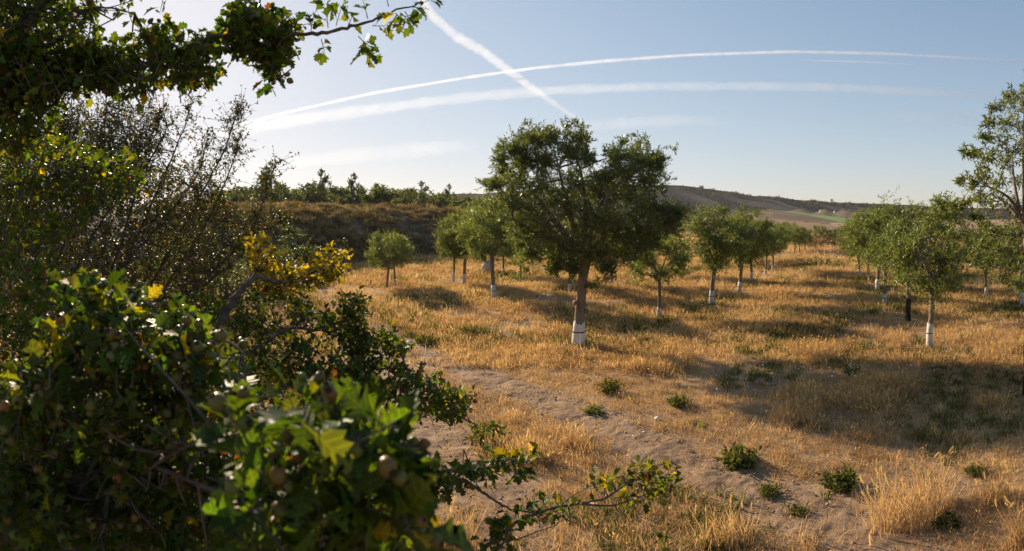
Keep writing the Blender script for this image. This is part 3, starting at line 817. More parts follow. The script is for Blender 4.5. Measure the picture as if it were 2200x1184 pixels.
# ------------------------------------------------------------------ bushes on the bank, weeds, far trees
def bush_tint(base, var=.35):
    b = np.array(base)
    def f(n, rg): return np.clip(b * rg.uniform(1 - var, 1 + var, (n, 1)) * (1 + rg.normal(0, .07, (n, 3))), .004, .5)
    return f
def bush_proto(name, seed, clumps, size, base, tall=1.0, lsize=.06, stem=.03, narrow=1.0):
    rg = np.random.default_rng(seed); root = empty(name, (0, 0, 0))
    wood = MB(); lv = MB()
    for q in range(clumps):
        a = rg.uniform(0, 6.28); u = rg.uniform(0, 1) ** .6
        c = np.array((math.cos(a) * u * .5 * narrow, math.sin(a) * u * .5 * narrow, rg.uniform(.12, .95) * tall * (1 - .45 * u)))
        pth = limb_path((c[0] * .1, c[1] * .1, -.02), c, .0, rg, 5); wood.tube(pth, np.linspace(stem, stem * .3, 5), 4, cap=False)
        clump_leaves(lv, c, rg.uniform(.12, .2), 13, 9, lsize, rg, up=.9, tmpl=OVAL if lsize > .05 else SPEAR, tint=bush_tint(base))
    wood.build('stems', M_haw_bark, root); fo = lv.build('foliage', M_bush, root); fo['kind'] = 'stuff'
    return root
GB = 'bushes along the top of the bank'
b_round = bush_proto('bush', 51, 34, 1, (.095, .115, .042))
b_airy = bush_proto('sapling', 52, 22, 1, (.09, .11, .042), tall=1.15, lsize=.055, narrow=.75)
b_low = bush_proto('bush', 53, 30, 1, (.105, .125, .042), tall=.8)
usedb = set()
def place(proto, p, sc, yaw, label, cat, group=None):
    if proto.name in usedb: o = copy_tree(proto)
    else: o = proto; usedb.add(proto.name)
    o.location = [float(a) for a in p]; o.rotation_euler = (0, 0, yaw); o.scale = (sc if np.ndim(sc) else (sc, sc, sc))
    tag(o, label, cat, group); return o
def bank_seat(px, r):
    a = (px - CX) / F; return np.array((r * math.sin(a), r * math.cos(a), float(bank_z(np.array(a), np.array(r)))))
BB = [(574, 366, 70, b_airy, 'tallest dark sapling on the bank top, behind the thorny twigs'),
      (612, 395, 60, b_round, 'dense bush on the bank top right of the tallest sapling'),
      (657, 394, 56, b_round, 'rounded bush on the bank top left of the forked sapling'),
      (692, 372, 46, b_airy, 'forked airy sapling with bare upright shoots on the bank skyline'),
      (728, 404, 48, b_low, 'low bush between the forked sapling and the pointed one'),
      (760, 380, 44, b_airy, 'pointed airy sapling on the bank skyline'),
      (813, 395, 54, b_round, 'spreading bush with a crooked top on the bank skyline'),
      (866, 406, 38, b_round, 'small rounded bush standing alone on the bank skyline'),
      (908, 396, 42, b_airy, 'wispy sapling with spiky top near the right end of the bank'),
      (938, 412, 36, b_low, 'low bush between the two wispy saplings on the bank'),
      (964, 402, 30, b_airy, 'last thin wispy sapling on the bank before the reddish field'),
      (1000, 420, 50, b_low, 'low dark bush at the right end of the bank top'),
      (500, 400, 66, b_round, 'bush on the bank top just right of the thorny thicket')]
for k, (px, ty, w, pr, lab) in enumerate(BB):
    r = 29 + (k * 37 % 7); p = bank_seat(px, r)
    hgt = H + (HZ - ty) / F * r - p[2]
    ww = w / F * r
    place(pr, p, (ww * 1.25, ww * 1.25, hgt / (.92 if pr is b_airy else .9)), k * 1.3, lab, 'sapling' if pr is b_airy else 'bush', GB)
for k in range(26):
    px = 470 + k * 22.5 + rng.uniform(-8, 8); r = 33 + rng.uniform(0, 6); p = bank_seat(px, r)
    hg = (430 - (404 + rng.uniform(0, 12) + max(0, (px - 860) * .12))) / F * r + 1.35
    place(b_low, p, (hg * 1.2, hg * 1.2, hg), k * 2.1, 'low green bush in the hedge line along the bank top', 'bush', 'low hedge bushes behind the bank saplings')
place(b_low, P(1507, 403, 358) - (0, 0, .8), 3.4, 0, 'tiny lone shrub on the dark hill skyline', 'bush')
place(b_round, P(1787, 440, 349) - (0, 0, .6), (4.6, 4.6, 4.6), 1, 'dark square-topped shrub on the low end of the hill skyline', 'bush')

# softer bushes at the foot of the bank, left
b_feather = bush_proto('bush', 61, 60, 1, (.085, .11, .032), tall=1.1, lsize=.036, stem=.012)
place(b_feather, seat(460, 690), (2.0, 2.0, 1.55), .3, 'feathery light green bush behind the thorny thicket', 'bush')
place(b_feather, seat(375, 700), (1.9, 1.9, 1.35), 1.9, 'feathery green bush deeper in the thicket on the left', 'bush')
place(b_feather, seat(560, 640), (1.9, 1.9, 1.2), 2.9, 'green bush at the hedge foot behind the yellow hawthorn shoot', 'bush')
place(b_round, seat(622, 588), (1.5, 1.5, 1.5), 2.0, 'grey green shrub at the foot of the bank behind the yellow leaves', 'bush')
b_dry = bush_proto('dry_bush', 62, 30, 1, (.26, .17, .085), tall=.8, lsize=.05, stem=.012)
place(b_dry, P(705, 532, 20.5), (1.2, 1.2, .8), .4, 'pale straw coloured dry bush low on the bank', 'bush', 'dry pale bushes low on the bank')
place(b_dry, P(748, 528, 20.8), (.9, .9, .7), 1.4, 'smaller straw coloured dry bush on the bank, right of the larger', 'bush', 'dry pale bushes low on the bank')
# end of the aisle
b_brown = bush_proto('dry_bush', 65, 44, 1, (.17, .11, .075), tall=.8, lsize=.045, stem=.012)
b_weed = bush_proto('weed_bush', 63, 30, 1, (.12, .15, .035), tall=.9, lsize=.05, stem=.01)
for k, (px, by, ty, w, lab) in enumerate([(1752, 572, 543, 26, 'yellow green weed bush at the end of the grass aisle'), (1776, 572, 549, 24, 'small weed bush right of the yellow green one'), (1800, 574, 552, 26, 'weed bush at the foot of the right olive row'), (1735, 574, 556, 20, 'low weed at the left of the yellow green bush')]):
    r = ground_r(by); place(b_weed, seat(px, by), (w / F * r * 1.1, w / F * r * 1.1, (by - ty) / F * r), k, lab, 'weed', 'weeds at the end of the aisle')
for k, (px, by, ty, w, lab) in enumerate([(1640, 575, 552, 34, 'rusty dry weed under the far olives'), (1690, 576, 550, 44, 'rusty dry weed clump left of the green weeds'), (1722, 574, 549, 34, 'brown dry weed clump beside the green weeds')]):
    r = ground_r(by); place(b_brown, seat(px, by), (w / F * r * 1.1, w / F * r * 1.1, (by - ty) / F * r * 1.1), k, lab, 'weed', 'dry weeds at the end of the aisle')
FT = [(1706, 548, 482, 5, 'far olive with bare dark trunk beyond the aisle, left of the trio'), (1718, 546, 486, 5, 'far olive beyond the aisle, middle of the trio'), (1730, 540, 490, 5, 'far olive beyond the aisle, right of the trio'),
      (1688, 542, 474, 5, 'dark far olive rising behind the trio'), (1760, 528, 482, 5, 'far dark tree behind the brown weeds'), (1790, 528, 490, 5, 'far low tree next to the right olive row')]
for k, (px, by, ty, pi_, lab) in enumerate(FT):
    r = ground_r(by); plant(pi_, seat(px, by), (by - ty) / F * r, k * 1.7, 1.05, lab, 'far olives beyond the weedy strip')
for k, (px, by, ty, w, lab) in enumerate([(1752, 530, 503, 95, 'brown thicket of dry stalks beyond the aisle'), (1800, 528, 507, 80, 'brown dry stalks left of the right olive row')]):
    r = ground_r(by); place(b_brown, seat(px, by), (w / F * r, w / F * r, (by - ty) / F * r * 1.3), k, lab, 'weed', 'dry stalks beyond the aisle')
b_hedge = bush_proto('bush', 64, 30, 1, (.06, .10, .02), tall=.8)
place(b_hedge, seat(1782, 520), (.9, .9, .7), 0, 'small bright green clipped bush beyond the aisle', 'bush')

# sprinkler jets over the green crop
def jet(px, py, hpx, lean, label):
    rg = np.random.default_rng(int(px)); r = 330.0; p = P(px, py, r); hh = hpx / F * r
    b = MB(); n = 9; t = np.linspace(0, 1, n)
    c = np.stack([lean * t ** 1.5 * hh + rg.normal(0, .04, n) * hh * t, rg.normal(0, .04, n) * hh * t, t * hh], -1)
    b.tube(c, hh * (.03 + .16 * t) * rg.uniform(.75, 1.2, n) * np.where(t == 1, .35, 1), 8)
    o = b.build('water_jet', M_flower); o.location = [float(a) for a in p]
    tag(o, label, 'water jet', 'sprinkler jets over the green crop')
jet(1761, 463, 12, .2, 'white sprinkler jet, first from the left over the green crop')
jet(1794, 465, 12, -.15, 'white sprinkler jet, second from the left, in front of the pale mounds')
jet(1874, 470, 11, .1, 'white sprinkler jet beside the right olive row top')

# ------------------------------------------------------------------ hawthorns and thorn bushes of the hedge
class Shrub:
    def __init__(s, name, base, label, seed):
        s.base = np.asarray(base, float); s.root = empty(name, s.base); tag(s.root, label, 'shrub', 'shrubs of the hedge')
        s.wood = MB(); s.pos = []; s.dir = []; s.up = []; s.size = []; s.tint = []; s.hpos = []; s.hdir = []; s.hs = []; s.rg = np.random.default_rng(seed); s.stalk = MB()
        s.nodes = []
    def bough(s, pts, r0, r1, mat=None, wig=.25, sub=6):
        """pts in (px,py,r); smooth tapering bough, own part when mat given"""
        p = np.array([P(*q) for q in pts]) - s.base
        t = np.arange(len(p)); tt = np.linspace(0, len(p) - 1, (len(p) - 1) * sub + 1)
        c = np.stack([np.interp(tt, t, p[:, i]) for i in range(3)], -1)
        for _ in range(2): c[1:-1] = (c[:-2] + 2 * c[1:-1] + c[2:]) / 4
        c[1:-1] += s.rg.normal(0, wig * (r0 + r1) * .5, c[1:-1].shape)
        rad = np.linspace(r0, r1, len(c)) * (1 + s.rg.uniform(-.12, .12, len(c)))
        b = MB(); b.tube(c, rad, 8 if r0 > .006 else 5)
        b.build('branch' if r0 < .012 else 'limb', M_haw_bark, s.root, True)
        s.nodes.append(c)
        return c
    def twig(s, p, d, L, n, leaf, haws=0, yellow=.05, rust=.03, upb=.35, thick=.0016, tube=True):
        rg = s.rg; d = norm(d)
        t = np.linspace(0, 1, 5)[:, None]
        bend = norm(rg.normal(0, 1, 3) + np.array((0, 0, upb))) * L * .22
        c = p + d * L * t + bend * t ** 2
        if tube: s.wood.tube(c, np.linspace(thick, thick * .45, 5), 4, cap=False)
        tl = np.sort(rg.uniform(.15, 1.0, n)); tl[-2:] = 1.0
        lp = p + d * L * tl[:, None] + bend * tl[:, None] ** 2
        a = np.arange(n) * 2.4 + rg.uniform(0, 6)
        x = norm(np.cross(d, (.2, .3, .9))); y = np.cross(d, x)
        radv = np.cos(a)[:, None] * x + np.sin(a)[:, None] * y
        ld = norm(d * rg.uniform(.2, 1.0, (n, 1)) + radv * .9 + np.array((0, 0, .15)) + rg.normal(0, .2, (n, 3)))
        s.pos.append(lp); s.dir.append(ld); s.up.append(norm(rg.normal(0, .55, (n, 3)) + np.array((0, 0, 1.0))))
        s.size.append(leaf * rg.uniform(.42, 1.15, n)); s.tint.append(haw_tints(n, yellow, rust, rg))
        if haws:
            e = c[-1] if rg.random() < .7 else c[3]
            for q in range(haws):
                hd = norm(d + rg.normal(0, .7, 3) + np.array((0, 0, .25))); hl = leaf * rg.uniform(.3, .55)
                tip = e + hd * hl
                s.stalk.tube(np.array([e, e + hd * hl * .5 + rg.normal(0, .001, 3), tip]), [.0009, .0008, .0008], 4, cap=False)
                s.hpos.append(tip); s.hdir.append(hd); s.hs.append(rg.uniform(.0042, .0078))
    def fill(s, poly, r0, r1, ntw, L, n, leaf, dirb=(0, 0, .3), haws=(0, 0), yellow=.05, rust=.03, connect=True, thick=.0016, tube=True):
        """shoots all through a body that is as wide as the outline and r1-r0 deep"""
        rg = s.rg; poly = np.array(poly, float); lo = poly.min(0); hi = poly.max(0); k = 0; tries = 0
        nodes = np.vstack(s.nodes) if s.nodes else None
        while k < ntw and tries < ntw * 40:
            tries += 1
            q = rg.uniform(lo, hi)
            if not inpoly(q, poly): continue
            r = rg.uniform(r0, r1)
            p = P(q[0], q[1], r) - s.base
            d = rg.normal(0, 1, 3) + np.array(dirb) * 1.5
            l = L * rg.uniform(.6, 1.3)
            st = p - norm(d) * l * .6
            if connect and nodes is not None and rg.random() < .5:
                a = nodes[np.argmin(((nodes - st) ** 2).sum(1))]
                if np.linalg.norm(a - st) < L * 2.5:
                    s.wood.tube(limb_path(a, st, 0, rg, 5), np.linspace(thick * 1.8, thick, 5), 4, cap=False)
            h = 0
            if haws[0] and rg.random() < haws[0]: h = rg.integers(1, haws[1] + 1)
            s.twig(st, d, l, n, leaf, h, yellow, rust, thick=thick, tube=tube); k += 1
    def finish(s, mat, tmpl, singles=300, haw_single=True):
        pos = np.vstack(s.pos); dr = np.vstack(s.dir); up = np.vstack(s.up); size = np.concatenate(s.size); tint = np.vstack(s.tint)
        if s.wood.n: s.wood.build('twigs', M_haw_bark, s.root)['kind'] = 'stuff'
        one = np.zeros(len(pos), bool)
        if singles:
            w = pos + dr * size[:, None] * .5 + s.base
            r = np.hypot(w[:, 0], w[:, 1]); px = CX + np.arctan2(w[:, 0], w[:, 1]) * F; py = HZ - (w[:, 2] - H) / r * F
            ok = (px > 0) & (px < 2200) & (py > 0) & (py < 1184)
            cell = (np.floor(px / 26) * 1000 + np.floor(py / 26)).astype(int)
            near = {}
            for i in np.argsort(r):
                if ok[i]: near.setdefault(cell[i], []).append(i)
            rank = []
            for lst in near.values():
                for k, i in enumerate(lst): rank.append((k // 2, -size[i] / r[i], i))
            rank.sort()
            one[[i for _, _, i in rank[:singles]]] = True
        T = tmpl if isinstance(tmpl, list) else [tmpl]
        which = np.arange(len(pos)) % len(T)
        if (~one).any():
            b = MB()
            for k, (tv, tf) in enumerate(T):
                m = (which == k) & ~one
                if m.any(): b.leaves(tv, tf, pos[m], dr[m], up[m], size[m], tint[m])
            b.build('foliage', mat, s.root, True, isinstance(tmpl, list))['kind'] = 'stuff'
        # leaves that can be picked out singly share a few meshes of each colour
        cache = {}
        Fm = frames(dr[one], up[one]) if one.any() else []
        for q, i in enumerate(np.nonzero(one)[0]):
            lum = tint[i]; key = (which[i], int(np.clip(math.log(lum[1] / .02) * 2, 0, 6)), int(np.clip(lum[0] / lum[1] * 4, 0, 9)))
            if key not in cache:
                b = MB(); tv, tf = T[which[i]]; b.add(tv, tf, None, 0, lum, tv); cache[key] = b.mesh('leaf', mat, True, True)
            o = bpy.data.objects.new('leaf', cache[key])
            M = np.eye(4); M[:3, :3] = Fm[q] * size[i]; M[:3, 3] = pos[i]
            COL.objects.link(o); o.parent = s.root; o.matrix_local = Matrix(M.tolist())
        if s.hpos:
            st = s.stalk.build('stalks', M_haw_bark, s.root); st['kind'] = 'stuff'
            hp = np.array(s.hpos); w = hp + s.base
            r = np.hypot(w[:, 0], w[:, 1]); px = CX + np.arctan2(w[:, 0], w[:, 1]) * F; py = HZ - (w[:, 2] - H) / r * F
            vis = (px > -10) & (px < 2210) & (py > -10) & (py < 1190)
            order = np.argsort(np.where(vis, r, 99)); ms = haw_meshes(s.rg)
            hb = MB()
            for q, i in enumerate(order):
                sz = s.hs[i]; Fr = frames(np.array([s.hdir[i]]), np.array([[.1, .2, 1.]]))[0]
                if q < 300 and vis[i]:
                    o = bpy.data.objects.new('haw', ms[i % len(ms)]); M = np.eye(4); M[:3, :3] = Fr * sz; M[:3, 3] = hp[i]
                    COL.objects.link(o); o.parent = s.root; o.matrix_local = Matrix(M.tolist())
                else:
                    hb.add(HB_V @ Fr.T * sz + hp[i], HB_F, None, 0, (1, 1, 1))
            if hb.n: hb.build('far_haws', M_haw_fruit, s.root, True)['kind'] = 'stuff'

def inpoly(q, poly):
    x, y = q; n = len(poly); c = False; j = n - 1
    for i in range(n):
        xi, yi = poly[i]; xj, yj = poly[j]
        if (yi > y) != (yj > y) and x < (xj - xi) * (y - yi) / (yj - yi) + xi: c = not c
        j = i
    return c

def lathe(profile, k):
    v = []; 
    for (rr_, y) in profile:
        for j in range(k):
            a = j / k * 2 * math.pi; v.append((math.cos(a) * rr_, y, math.sin(a) * rr_))
    f = []
    for i in range(len(profile) - 1):
        for j in range(k):
            a, b = i * k + j, i * k + (j + 1) % k; c, d = a + k, b + k
            f += [(a, c, b), (b, c, d)]
    return np.array(v), np.array(f)
HB_V, HB_F = lathe([(.05, -.2), (.7, .15), (1, .9), (.75, 1.7), (.25, 2.0)], 6)
_hm = []
def haw_meshes(rg):
    if _hm: return _hm
    for tintc in ((1, 1.05, .9), (1.05, .98, .8), (1.25, .85, .7), (.75, .95, .7), (1.35, .72, .55), (.9, 1.1, .8), (.8, .7, .6)):
        b = MB(); v, f = lathe([(.05, -.05), (.55, .06), (.9, .45), (1.0, .95), (.88, 1.45), (.55, 1.82), (.36, 1.9)], 9)
        b.add(v, f, None, 0, tintc)
        v, f = lathe([(.38, 1.88), (.42, 2.02), (.22, 1.95), (.02, 1.8)], 7); b.add(v, f, None, 1)
        for j in range(5):      # the dried sepals
            a = j / 5 * 6.283; ca, sa = math.cos(a), math.sin(a)
            b.add([(ca * .36 - sa * .16, 1.92, sa * .36 + ca * .16), (ca * .36 + sa * .16, 1.92, sa * .36 - ca * .16), (ca * .62, 2.2, sa * .62)], [(0, 1, 2)], None, 1)
        _hm.append(b.mesh('haw', [M_haw_fruit, M_calyx], True))
    return _hm

# A: the hawthorn whose bough hangs over the view
A = Shrub('hawthorn', (-1.75, .95, 0), 'hawthorn with a long leafy bough reaching over the top left of the view', 201)
A.bough([(-330, 1100, 1.95), (-300, 800, 1.9), (-220, 500, 1.75), (-90, 260, 1.55), (5, 125, 1.42), (45, 60, 1.38), (78, 15, 1.36), (140, -30, 1.34), (230, -70, 1.3)], .03, .008)
A.bough([(-90, 260, 1.55), (60, 200, 1.45), (130, 180, 1.4), (215, 165, 1.36), (330, 135, 1.32), (430, 90, 1.3), (520, 60, 1.28), (590, 74, 1.26), (660, 74, 1.25), (725, 66, 1.24), (790, 48, 1.23), (850, 22, 1.22), (910, 4, 1.22)], .011, .0013)
A.bough([(78, 15, 1.36), (150, 25, 1.35), (230, 15, 1.33), (290, 30, 1.32)], .005, .0015)
A.bough([(330, 135, 1.32), (400, 150, 1.34), (460, 165, 1.35)], .004, .0012)
A.bough([(520, 60, 1.28), (560, 95, 1.27), (580, 140, 1.26), (590, 170, 1.26)], .003, .0012)
A.bough([(520, 60, 1.28), (510, 20, 1.29), (525, -10, 1.3)], .003, .0012)
A.bough([(-90, 260, 1.55), (0, 250, 1.5), (70, 260, 1.5), (110, 285, 1.5)], .006, .002)
A.bough([(-220, 500, 1.75), (-60, 420, 1.8), (100, 380, 1.85), (220, 350, 1.9), (300, 345, 1.9)], .008, .002)
A.fill([(-60, -80), (200, -80), (285, 10), (285, 35), (240, 25), (205, 50), (215, 70), (190, 100), (-60, 150)], 1.2, 1.6, 200, .075, 8, .034, yellow=.05, rust=.04, haws=(.2, 3))
A.fill([(-60, 60), (120, 90), (190, 95), (235, 105), (300, 85), (345, 70), (400, 90), (450, 75), (480, 95), (430, 120), (465, 140), (455, 180), (400, 178), (330, 190), (290, 205), (240, 190), (150, 190), (-60, 220)], 1.22, 1.55, 390, .075, 8, .034, haws=(.25, 3), rust=.03)
A.fill([(-60, 160), (140, 180), (125, 230), (110, 290), (30, 320), (-60, 330)], 1.25, 1.6, 110, .07, 8, .034, haws=(.3, 4))
A.fill([(470, 85), (490, 50), (485, 15), (530, 5), (560, 30), (610, 18), (640, 60), (635, 100), (595, 165), (575, 160), (555, 125), (515, 115), (480, 120)], 1.2, 1.34, 108, .05, 7, .036, haws=(.3, 4))
A.fill([(-60, 320), (100, 290), (190, 310), (300, 345), (300, 410), (210, 440), (150, 520), (-60, 600)], 1.7, 2.5, 430, .09, 8, .034, haws=(.2, 3), yellow=.08)
for (px, py, n, dx, dz) in ((668, 66, 3, .2, .9), (690, 84, 4, .3, -1), (705, 60, 3, -.1, 1), (722, 55, 3, .3, .9), (745, 62, 4, .4, .7), (770, 78, 5, .5, -.6), (782, 90, 5, .3, -1), (800, 55, 4, .9, -.2), (790, 40, 4, -.2, .9), (835, 14, 4, -.2, .8), (850, 28, 4, .5, -.7), (880, 14, 4, 1, -.2), (870, 25, 4, .6, -.9), (900, 8, 3, 1, .1), (350, -5, 3, 0, -1)):
    A.twig(P(px, py, 1.235) - A.base, np.array((dx, -.1, dz)), .035, int(n * 1.8), .040, thick=.0011)
A.finish(M_haw, HAW)

# D: the small-leaved thorn thicket behind
D = Shrub('thorn_bush', (-2.6, 2.9, 0), 'tangled thorn bush with tiny leaves and upright spiky twigs against the sky', 202)
Dt = [[(60, 900, 3.9), (150, 600, 3.6), (250, 420, 3.4), (330, 280, 3.3), (357, 232, 3.3)], [(100, 900, 3.8), (250, 600, 3.5), (330, 430, 3.3), (390, 290, 3.2), (416, 212, 3.2)],
      [(150, 900, 3.7), (330, 600, 3.3), (420, 440, 3.2), (480, 330, 3.15), (503, 260, 3.1), (519, 226, 3.1)], [(160, 900, 3.6), (340, 640, 3.3), (450, 470, 3.2), (500, 350, 3.1), (513, 300, 3.1)],
      [(0, 900, 3.9), (60, 600, 3.7), (130, 350, 3.5), (140, 215, 3.5)], [(40, 900, 3.8), (120, 560, 3.6), (215, 350, 3.5), (230, 225, 3.5)],
      [(180, 900, 3.3), (330, 700, 3.1), (450, 590, 3.0), (540, 500, 2.9), (570, 420, 2.9), (592, 350, 2.9)], [(200, 900, 3.2), (350, 690, 3.1), (480, 580, 3.0), (560, 510, 2.9), (620, 460, 2.9)],
      [(200, 900, 3.2), (360, 720, 3.05), (480, 640, 3.0), (570, 590, 2.95), (620, 560, 2.9)], [(100, 900, 3.6), (250, 560, 3.4), (300, 380, 3.3), (330, 330, 3.3), (365, 262, 3.3)],
      [(60, 900, 3.4), (200, 640, 3.2), (330, 500, 3.1), (430, 370, 3.1), (445, 290, 3.1)]]
DL = dict(yellow=.06, rust=.10)
for b in Dt:
    c = D.bough(b, .010, .0018, wig=.4, sub=8)
    n = len(c)
    for q in range(n // 3, n):       # short leafy spurs, denser below
        for _ in range(5):
            D.twig(c[q] + D.rg.normal(0, .006, 3), D.rg.normal(0, 1, 3) + np.array((.2, -.1, .6)), D.rg.uniform(.03, .11) * (1.0 if q > n * .8 else 1.7), 9, .019, thick=.0012, **DL)
D.fill([(-60, 330), (130, 250), (330, 270), (350, 330), (300, 380), (440, 340), (480, 420), (530, 470), (470, 540), (420, 620), (330, 700), (-60, 740)], 2.9, 3.9, 1700, .16, 14, .0235, dirb=(.3, 0, .6), thick=.0016, **DL)
D.fill([(120, 215), (330, 225), (350, 262), (300, 330), (140, 330)], 3.1, 3.6, 90, .16, 12, .019, dirb=(.2, 0, .9), thick=.0014, **DL)
D.fill([(330, 430), (440, 400), (540, 470), (610, 470), (600, 560), (500, 600), (420, 640)], 2.8, 3.2, 150, .14, 12, .019, dirb=(.6, 0, .5), thick=.0014, **DL)
D.fill([(-60, 340), (120, 300), (280, 330), (400, 400), (470, 440), (540, 500), (500, 560), (430, 640), (330, 720), (-60, 760)], 3.9, 4.9, 1700, .2, 14, .034, dirb=(.3, 0, .6), connect=False, **DL)
D.fill([(-60, 240), (100, 230), (250, 300), (330, 380), (250, 430), (-60, 430)], 3.4, 4.2, 520, .18, 13, .026, dirb=(.2, 0, .8), connect=False, **DL)
D.fill([(115, 200), (330, 215), (350, 300), (300, 430), (115, 430)], 3.2, 4.0, 330, .17, 13, .0235, dirb=(.2, 0, .8), **DL)
D.tint = [t * np.array((1.15, .82, .95)) for t in D.tint]
D.finish(M_small, OVAL, singles=0)

# C: hawthorn in the middle, with the bare grey elbow and the yellowing shoot
C = Shrub('hawthorn', (-.95, 1.35, 0), 'hawthorn with a bare grey bent branch and yellowing leafy shoot', 203)
C.bough([(180, 1400, 1.75), (300, 1050, 1.85), (390, 860, 1.95), (445, 760, 1.9), (470, 705, 1.88), (495, 655, 1.88), (520, 622, 1.88), (548, 592, 1.9), (575, 600, 1.95), (610, 610, 2.0), (660, 590, 2.1), (730, 560, 2.1)], .022, .0025)
C.bough([(520, 622, 1.88), (548, 575, 2.05), (560, 530, 2.05)], .003, .0015)
C.bough([(390, 860, 1.95), (520, 770, 2.0), (620, 700, 2.05), (720, 715, 2.05), (760, 660, 2.05), (778, 625, 2.05)], .009, .002)
C.bough([(300, 1050, 1.85), (480, 900, 1.9), (640, 815, 1.95), (760, 790, 2.0), (850, 830, 1.95), (940, 870, 1.9), (1025, 915, 1.85)], .012, .002)
C.bough([(760, 790, 2.0), (750, 730, 2.05), (740, 690, 2.05)], .006, .002)
C.bough([(760, 790, 2.0), (830, 760, 2.02), (885, 745, 2.03)], .004, .0015)
C.fill([(540, 590), (535, 525), (560, 512), (590, 545), (605, 580), (660, 562), (690, 542), (735, 538), (752, 556), (735, 585), (695, 612), (640, 622), (590, 640)], 1.98, 2.25, 115, .06, 8, .036, yellow=.8, rust=.04, haws=(.45, 4))
C.fill([(430, 660), (500, 640), (580, 640), (640, 622), (665, 660), (690, 690), (640, 720), (600, 745), (540, 760), (450, 780)], 2.12, 2.5, 150, .07, 8, .034, haws=(.3, 3), yellow=.08)
C.fill([(690, 690), (730, 650), (770, 622), (792, 660), (790, 700), (835, 722), (885, 747), (850, 775), (800, 790), (730, 770), (700, 730)], 1.95, 2.2, 115, .06, 8, .036, haws=(.4, 4), yellow=.12)
C.fill([(560, 760), (640, 730), (730, 770), (840, 780), (930, 812), (1000, 845), (1018, 878), (960, 905), (885, 880), (840, 850), (760, 845), (640, 835)], 1.75, 2.1, 210, .06, 8, .036, haws=(.4, 4), yellow=.06)
C.fill([(800, 840), (860, 850), (880, 900), (840, 900)], 1.85, 1.95, 8, .05, 7, .036)
C.fill([(330, 660), (450, 640), (470, 760), (600, 760), (660, 830), (560, 860), (400, 790), (320, 740)], 2.05, 2.7, 260, .08, 9, .034, haws=(.2, 3), yellow=.04)
C.fill([(560, 840), (660, 830), (800, 850), (760, 900), (640, 960), (520, 920)], 1.3, 1.9, 70, .07, 8, .034, haws=(.2, 2))
C.finish(M_haw, HAW)

# E: the low shoots trailing over the track
E_ = Shrub('hawthorn', (-.25, 1.0, 0), 'low hawthorn shoots trailing over the bare track at the bottom', 204)
E_.bough([(640, 1250, 1.25), (760, 1080, 1.3), (850, 1010, 1.32), (930, 1012, 1.34), (1010, 1038, 1.36), (1060, 1075, 1.37), (1100, 1097, 1.38), (1140, 1100, 1.38)], .006, .002)
E_.bough([(930, 1012, 1.34), (1010, 1010, 1.38), (1090, 1000, 1.4), (1165, 985, 1.42)], .003, .001)
E_.bough([(860, 1330, 1.3), (1000, 1215, 1.34), (1060, 1160, 1.36), (1115, 1118, 1.38), (1180, 1092, 1.4), (1240, 1082, 1.42), (1300, 1072, 1.44), (1345, 1040, 1.46), (1400, 1010, 1.48), (1440, 985, 1.5)], .0055, .0012)
E_.bough([(1240, 1082, 1.42), (1310, 1088, 1.43), (1370, 1070, 1.45), (1450, 1030, 1.47)], .003, .001)
E_.bough([(1140, 1100, 1.38), (1200, 1090, 1.42), (1230, 1065, 1.43), (1275, 1040, 1.45)], .002, .001)
E_.bough([(1060, 1160, 1.36), (1110, 1160, 1.33), (1160, 1140, 1.31), (1190, 1130, 1.3)], .002, .001)
E_.fill([(890, 1000), (960, 975), (1040, 985), (1060, 1010), (1040, 1035), (950, 1060), (900, 1090), (860, 1050)], 1.27, 1.42, 40, .05, 7, .034, haws=(.1, 1))
E_.fill([(1040, 985), (1160, 975), (1165, 1000), (1090, 1025)], 1.36, 1.44, 16, .04, 6, .033)
E_.fill([(1270, 1030), (1330, 1020), (1420, 990), (1450, 975), (1455, 1000), (1430, 1075), (1350, 1085), (1290, 1085)], 1.4, 1.5, 32, .045, 5, .033, yellow=.2)
E_.fill([(1110, 1100), (1180, 1080), (1230, 1070), (1230, 1100), (1170, 1125)], 1.36, 1.42, 12, .04, 5, .033, yellow=.15)
E_.fill([(1045, 1125), (1100, 1110), (1120, 1150), (1080, 1180), (1045, 1190)], 1.3, 1.38, 12, .04, 6, .034, yellow=.12)
E_.fill([(1420, 1165), (1460, 1170), (1450, 1200), (1420, 1200)], 1.3, 1.4, 4, .04, 5, .034, yellow=.3)
E_.fill([(-60, 850), (500, 850), (620, 960), (700, 1200), (-60, 1200)], 1.6, 2.3, 420, .10, 9, .036, connect=False)
E_.finish(M_haw, HAW)

# B: the nearest hawthorn, leaves close to the lens
B = Shrub('hawthorn', (-.62, .42, 0), 'nearest hawthorn with large out of focus leaves and ripening haws', 205)
B.bough([(-100, 1900, .85), (60, 1300, .9), (150, 1100, .9), (230, 950, .88), (270, 820, .85), (260, 700, .82), (290, 630, .8)], .007, .002)
B.bough([(150, 1100, .9), (330, 1000, .78), (450, 930, .65), (560, 900, .52), (660, 930, .45), (760, 960, .42), (850, 990, .41)], .0035, .0014)
B.bough([(270, 820, .85), (360, 760, .8), (440, 730, .78), (520, 760, .74)], .003, .0013)
B.bough([(230, 950, .88), (120, 860, .85), (60, 790, .82)], .004, .0015)
B.bough([(330, 1000, .78), (480, 1060, .7), (600, 1120, .58), (720, 1150, .48)], .003, .0014)
B.fill([(-40, 880), (30, 790), (110, 760), (140, 640), (180, 615), (235, 660), (255, 620), (325, 620), (335, 680), (420, 715), (500, 775), (530, 850), (450, 900), (300, 930), (150, 900), (0, 940)], .68, .95, 165, .055, 7, .042, haws=(.75, 4), yellow=.10, thick=.0013)
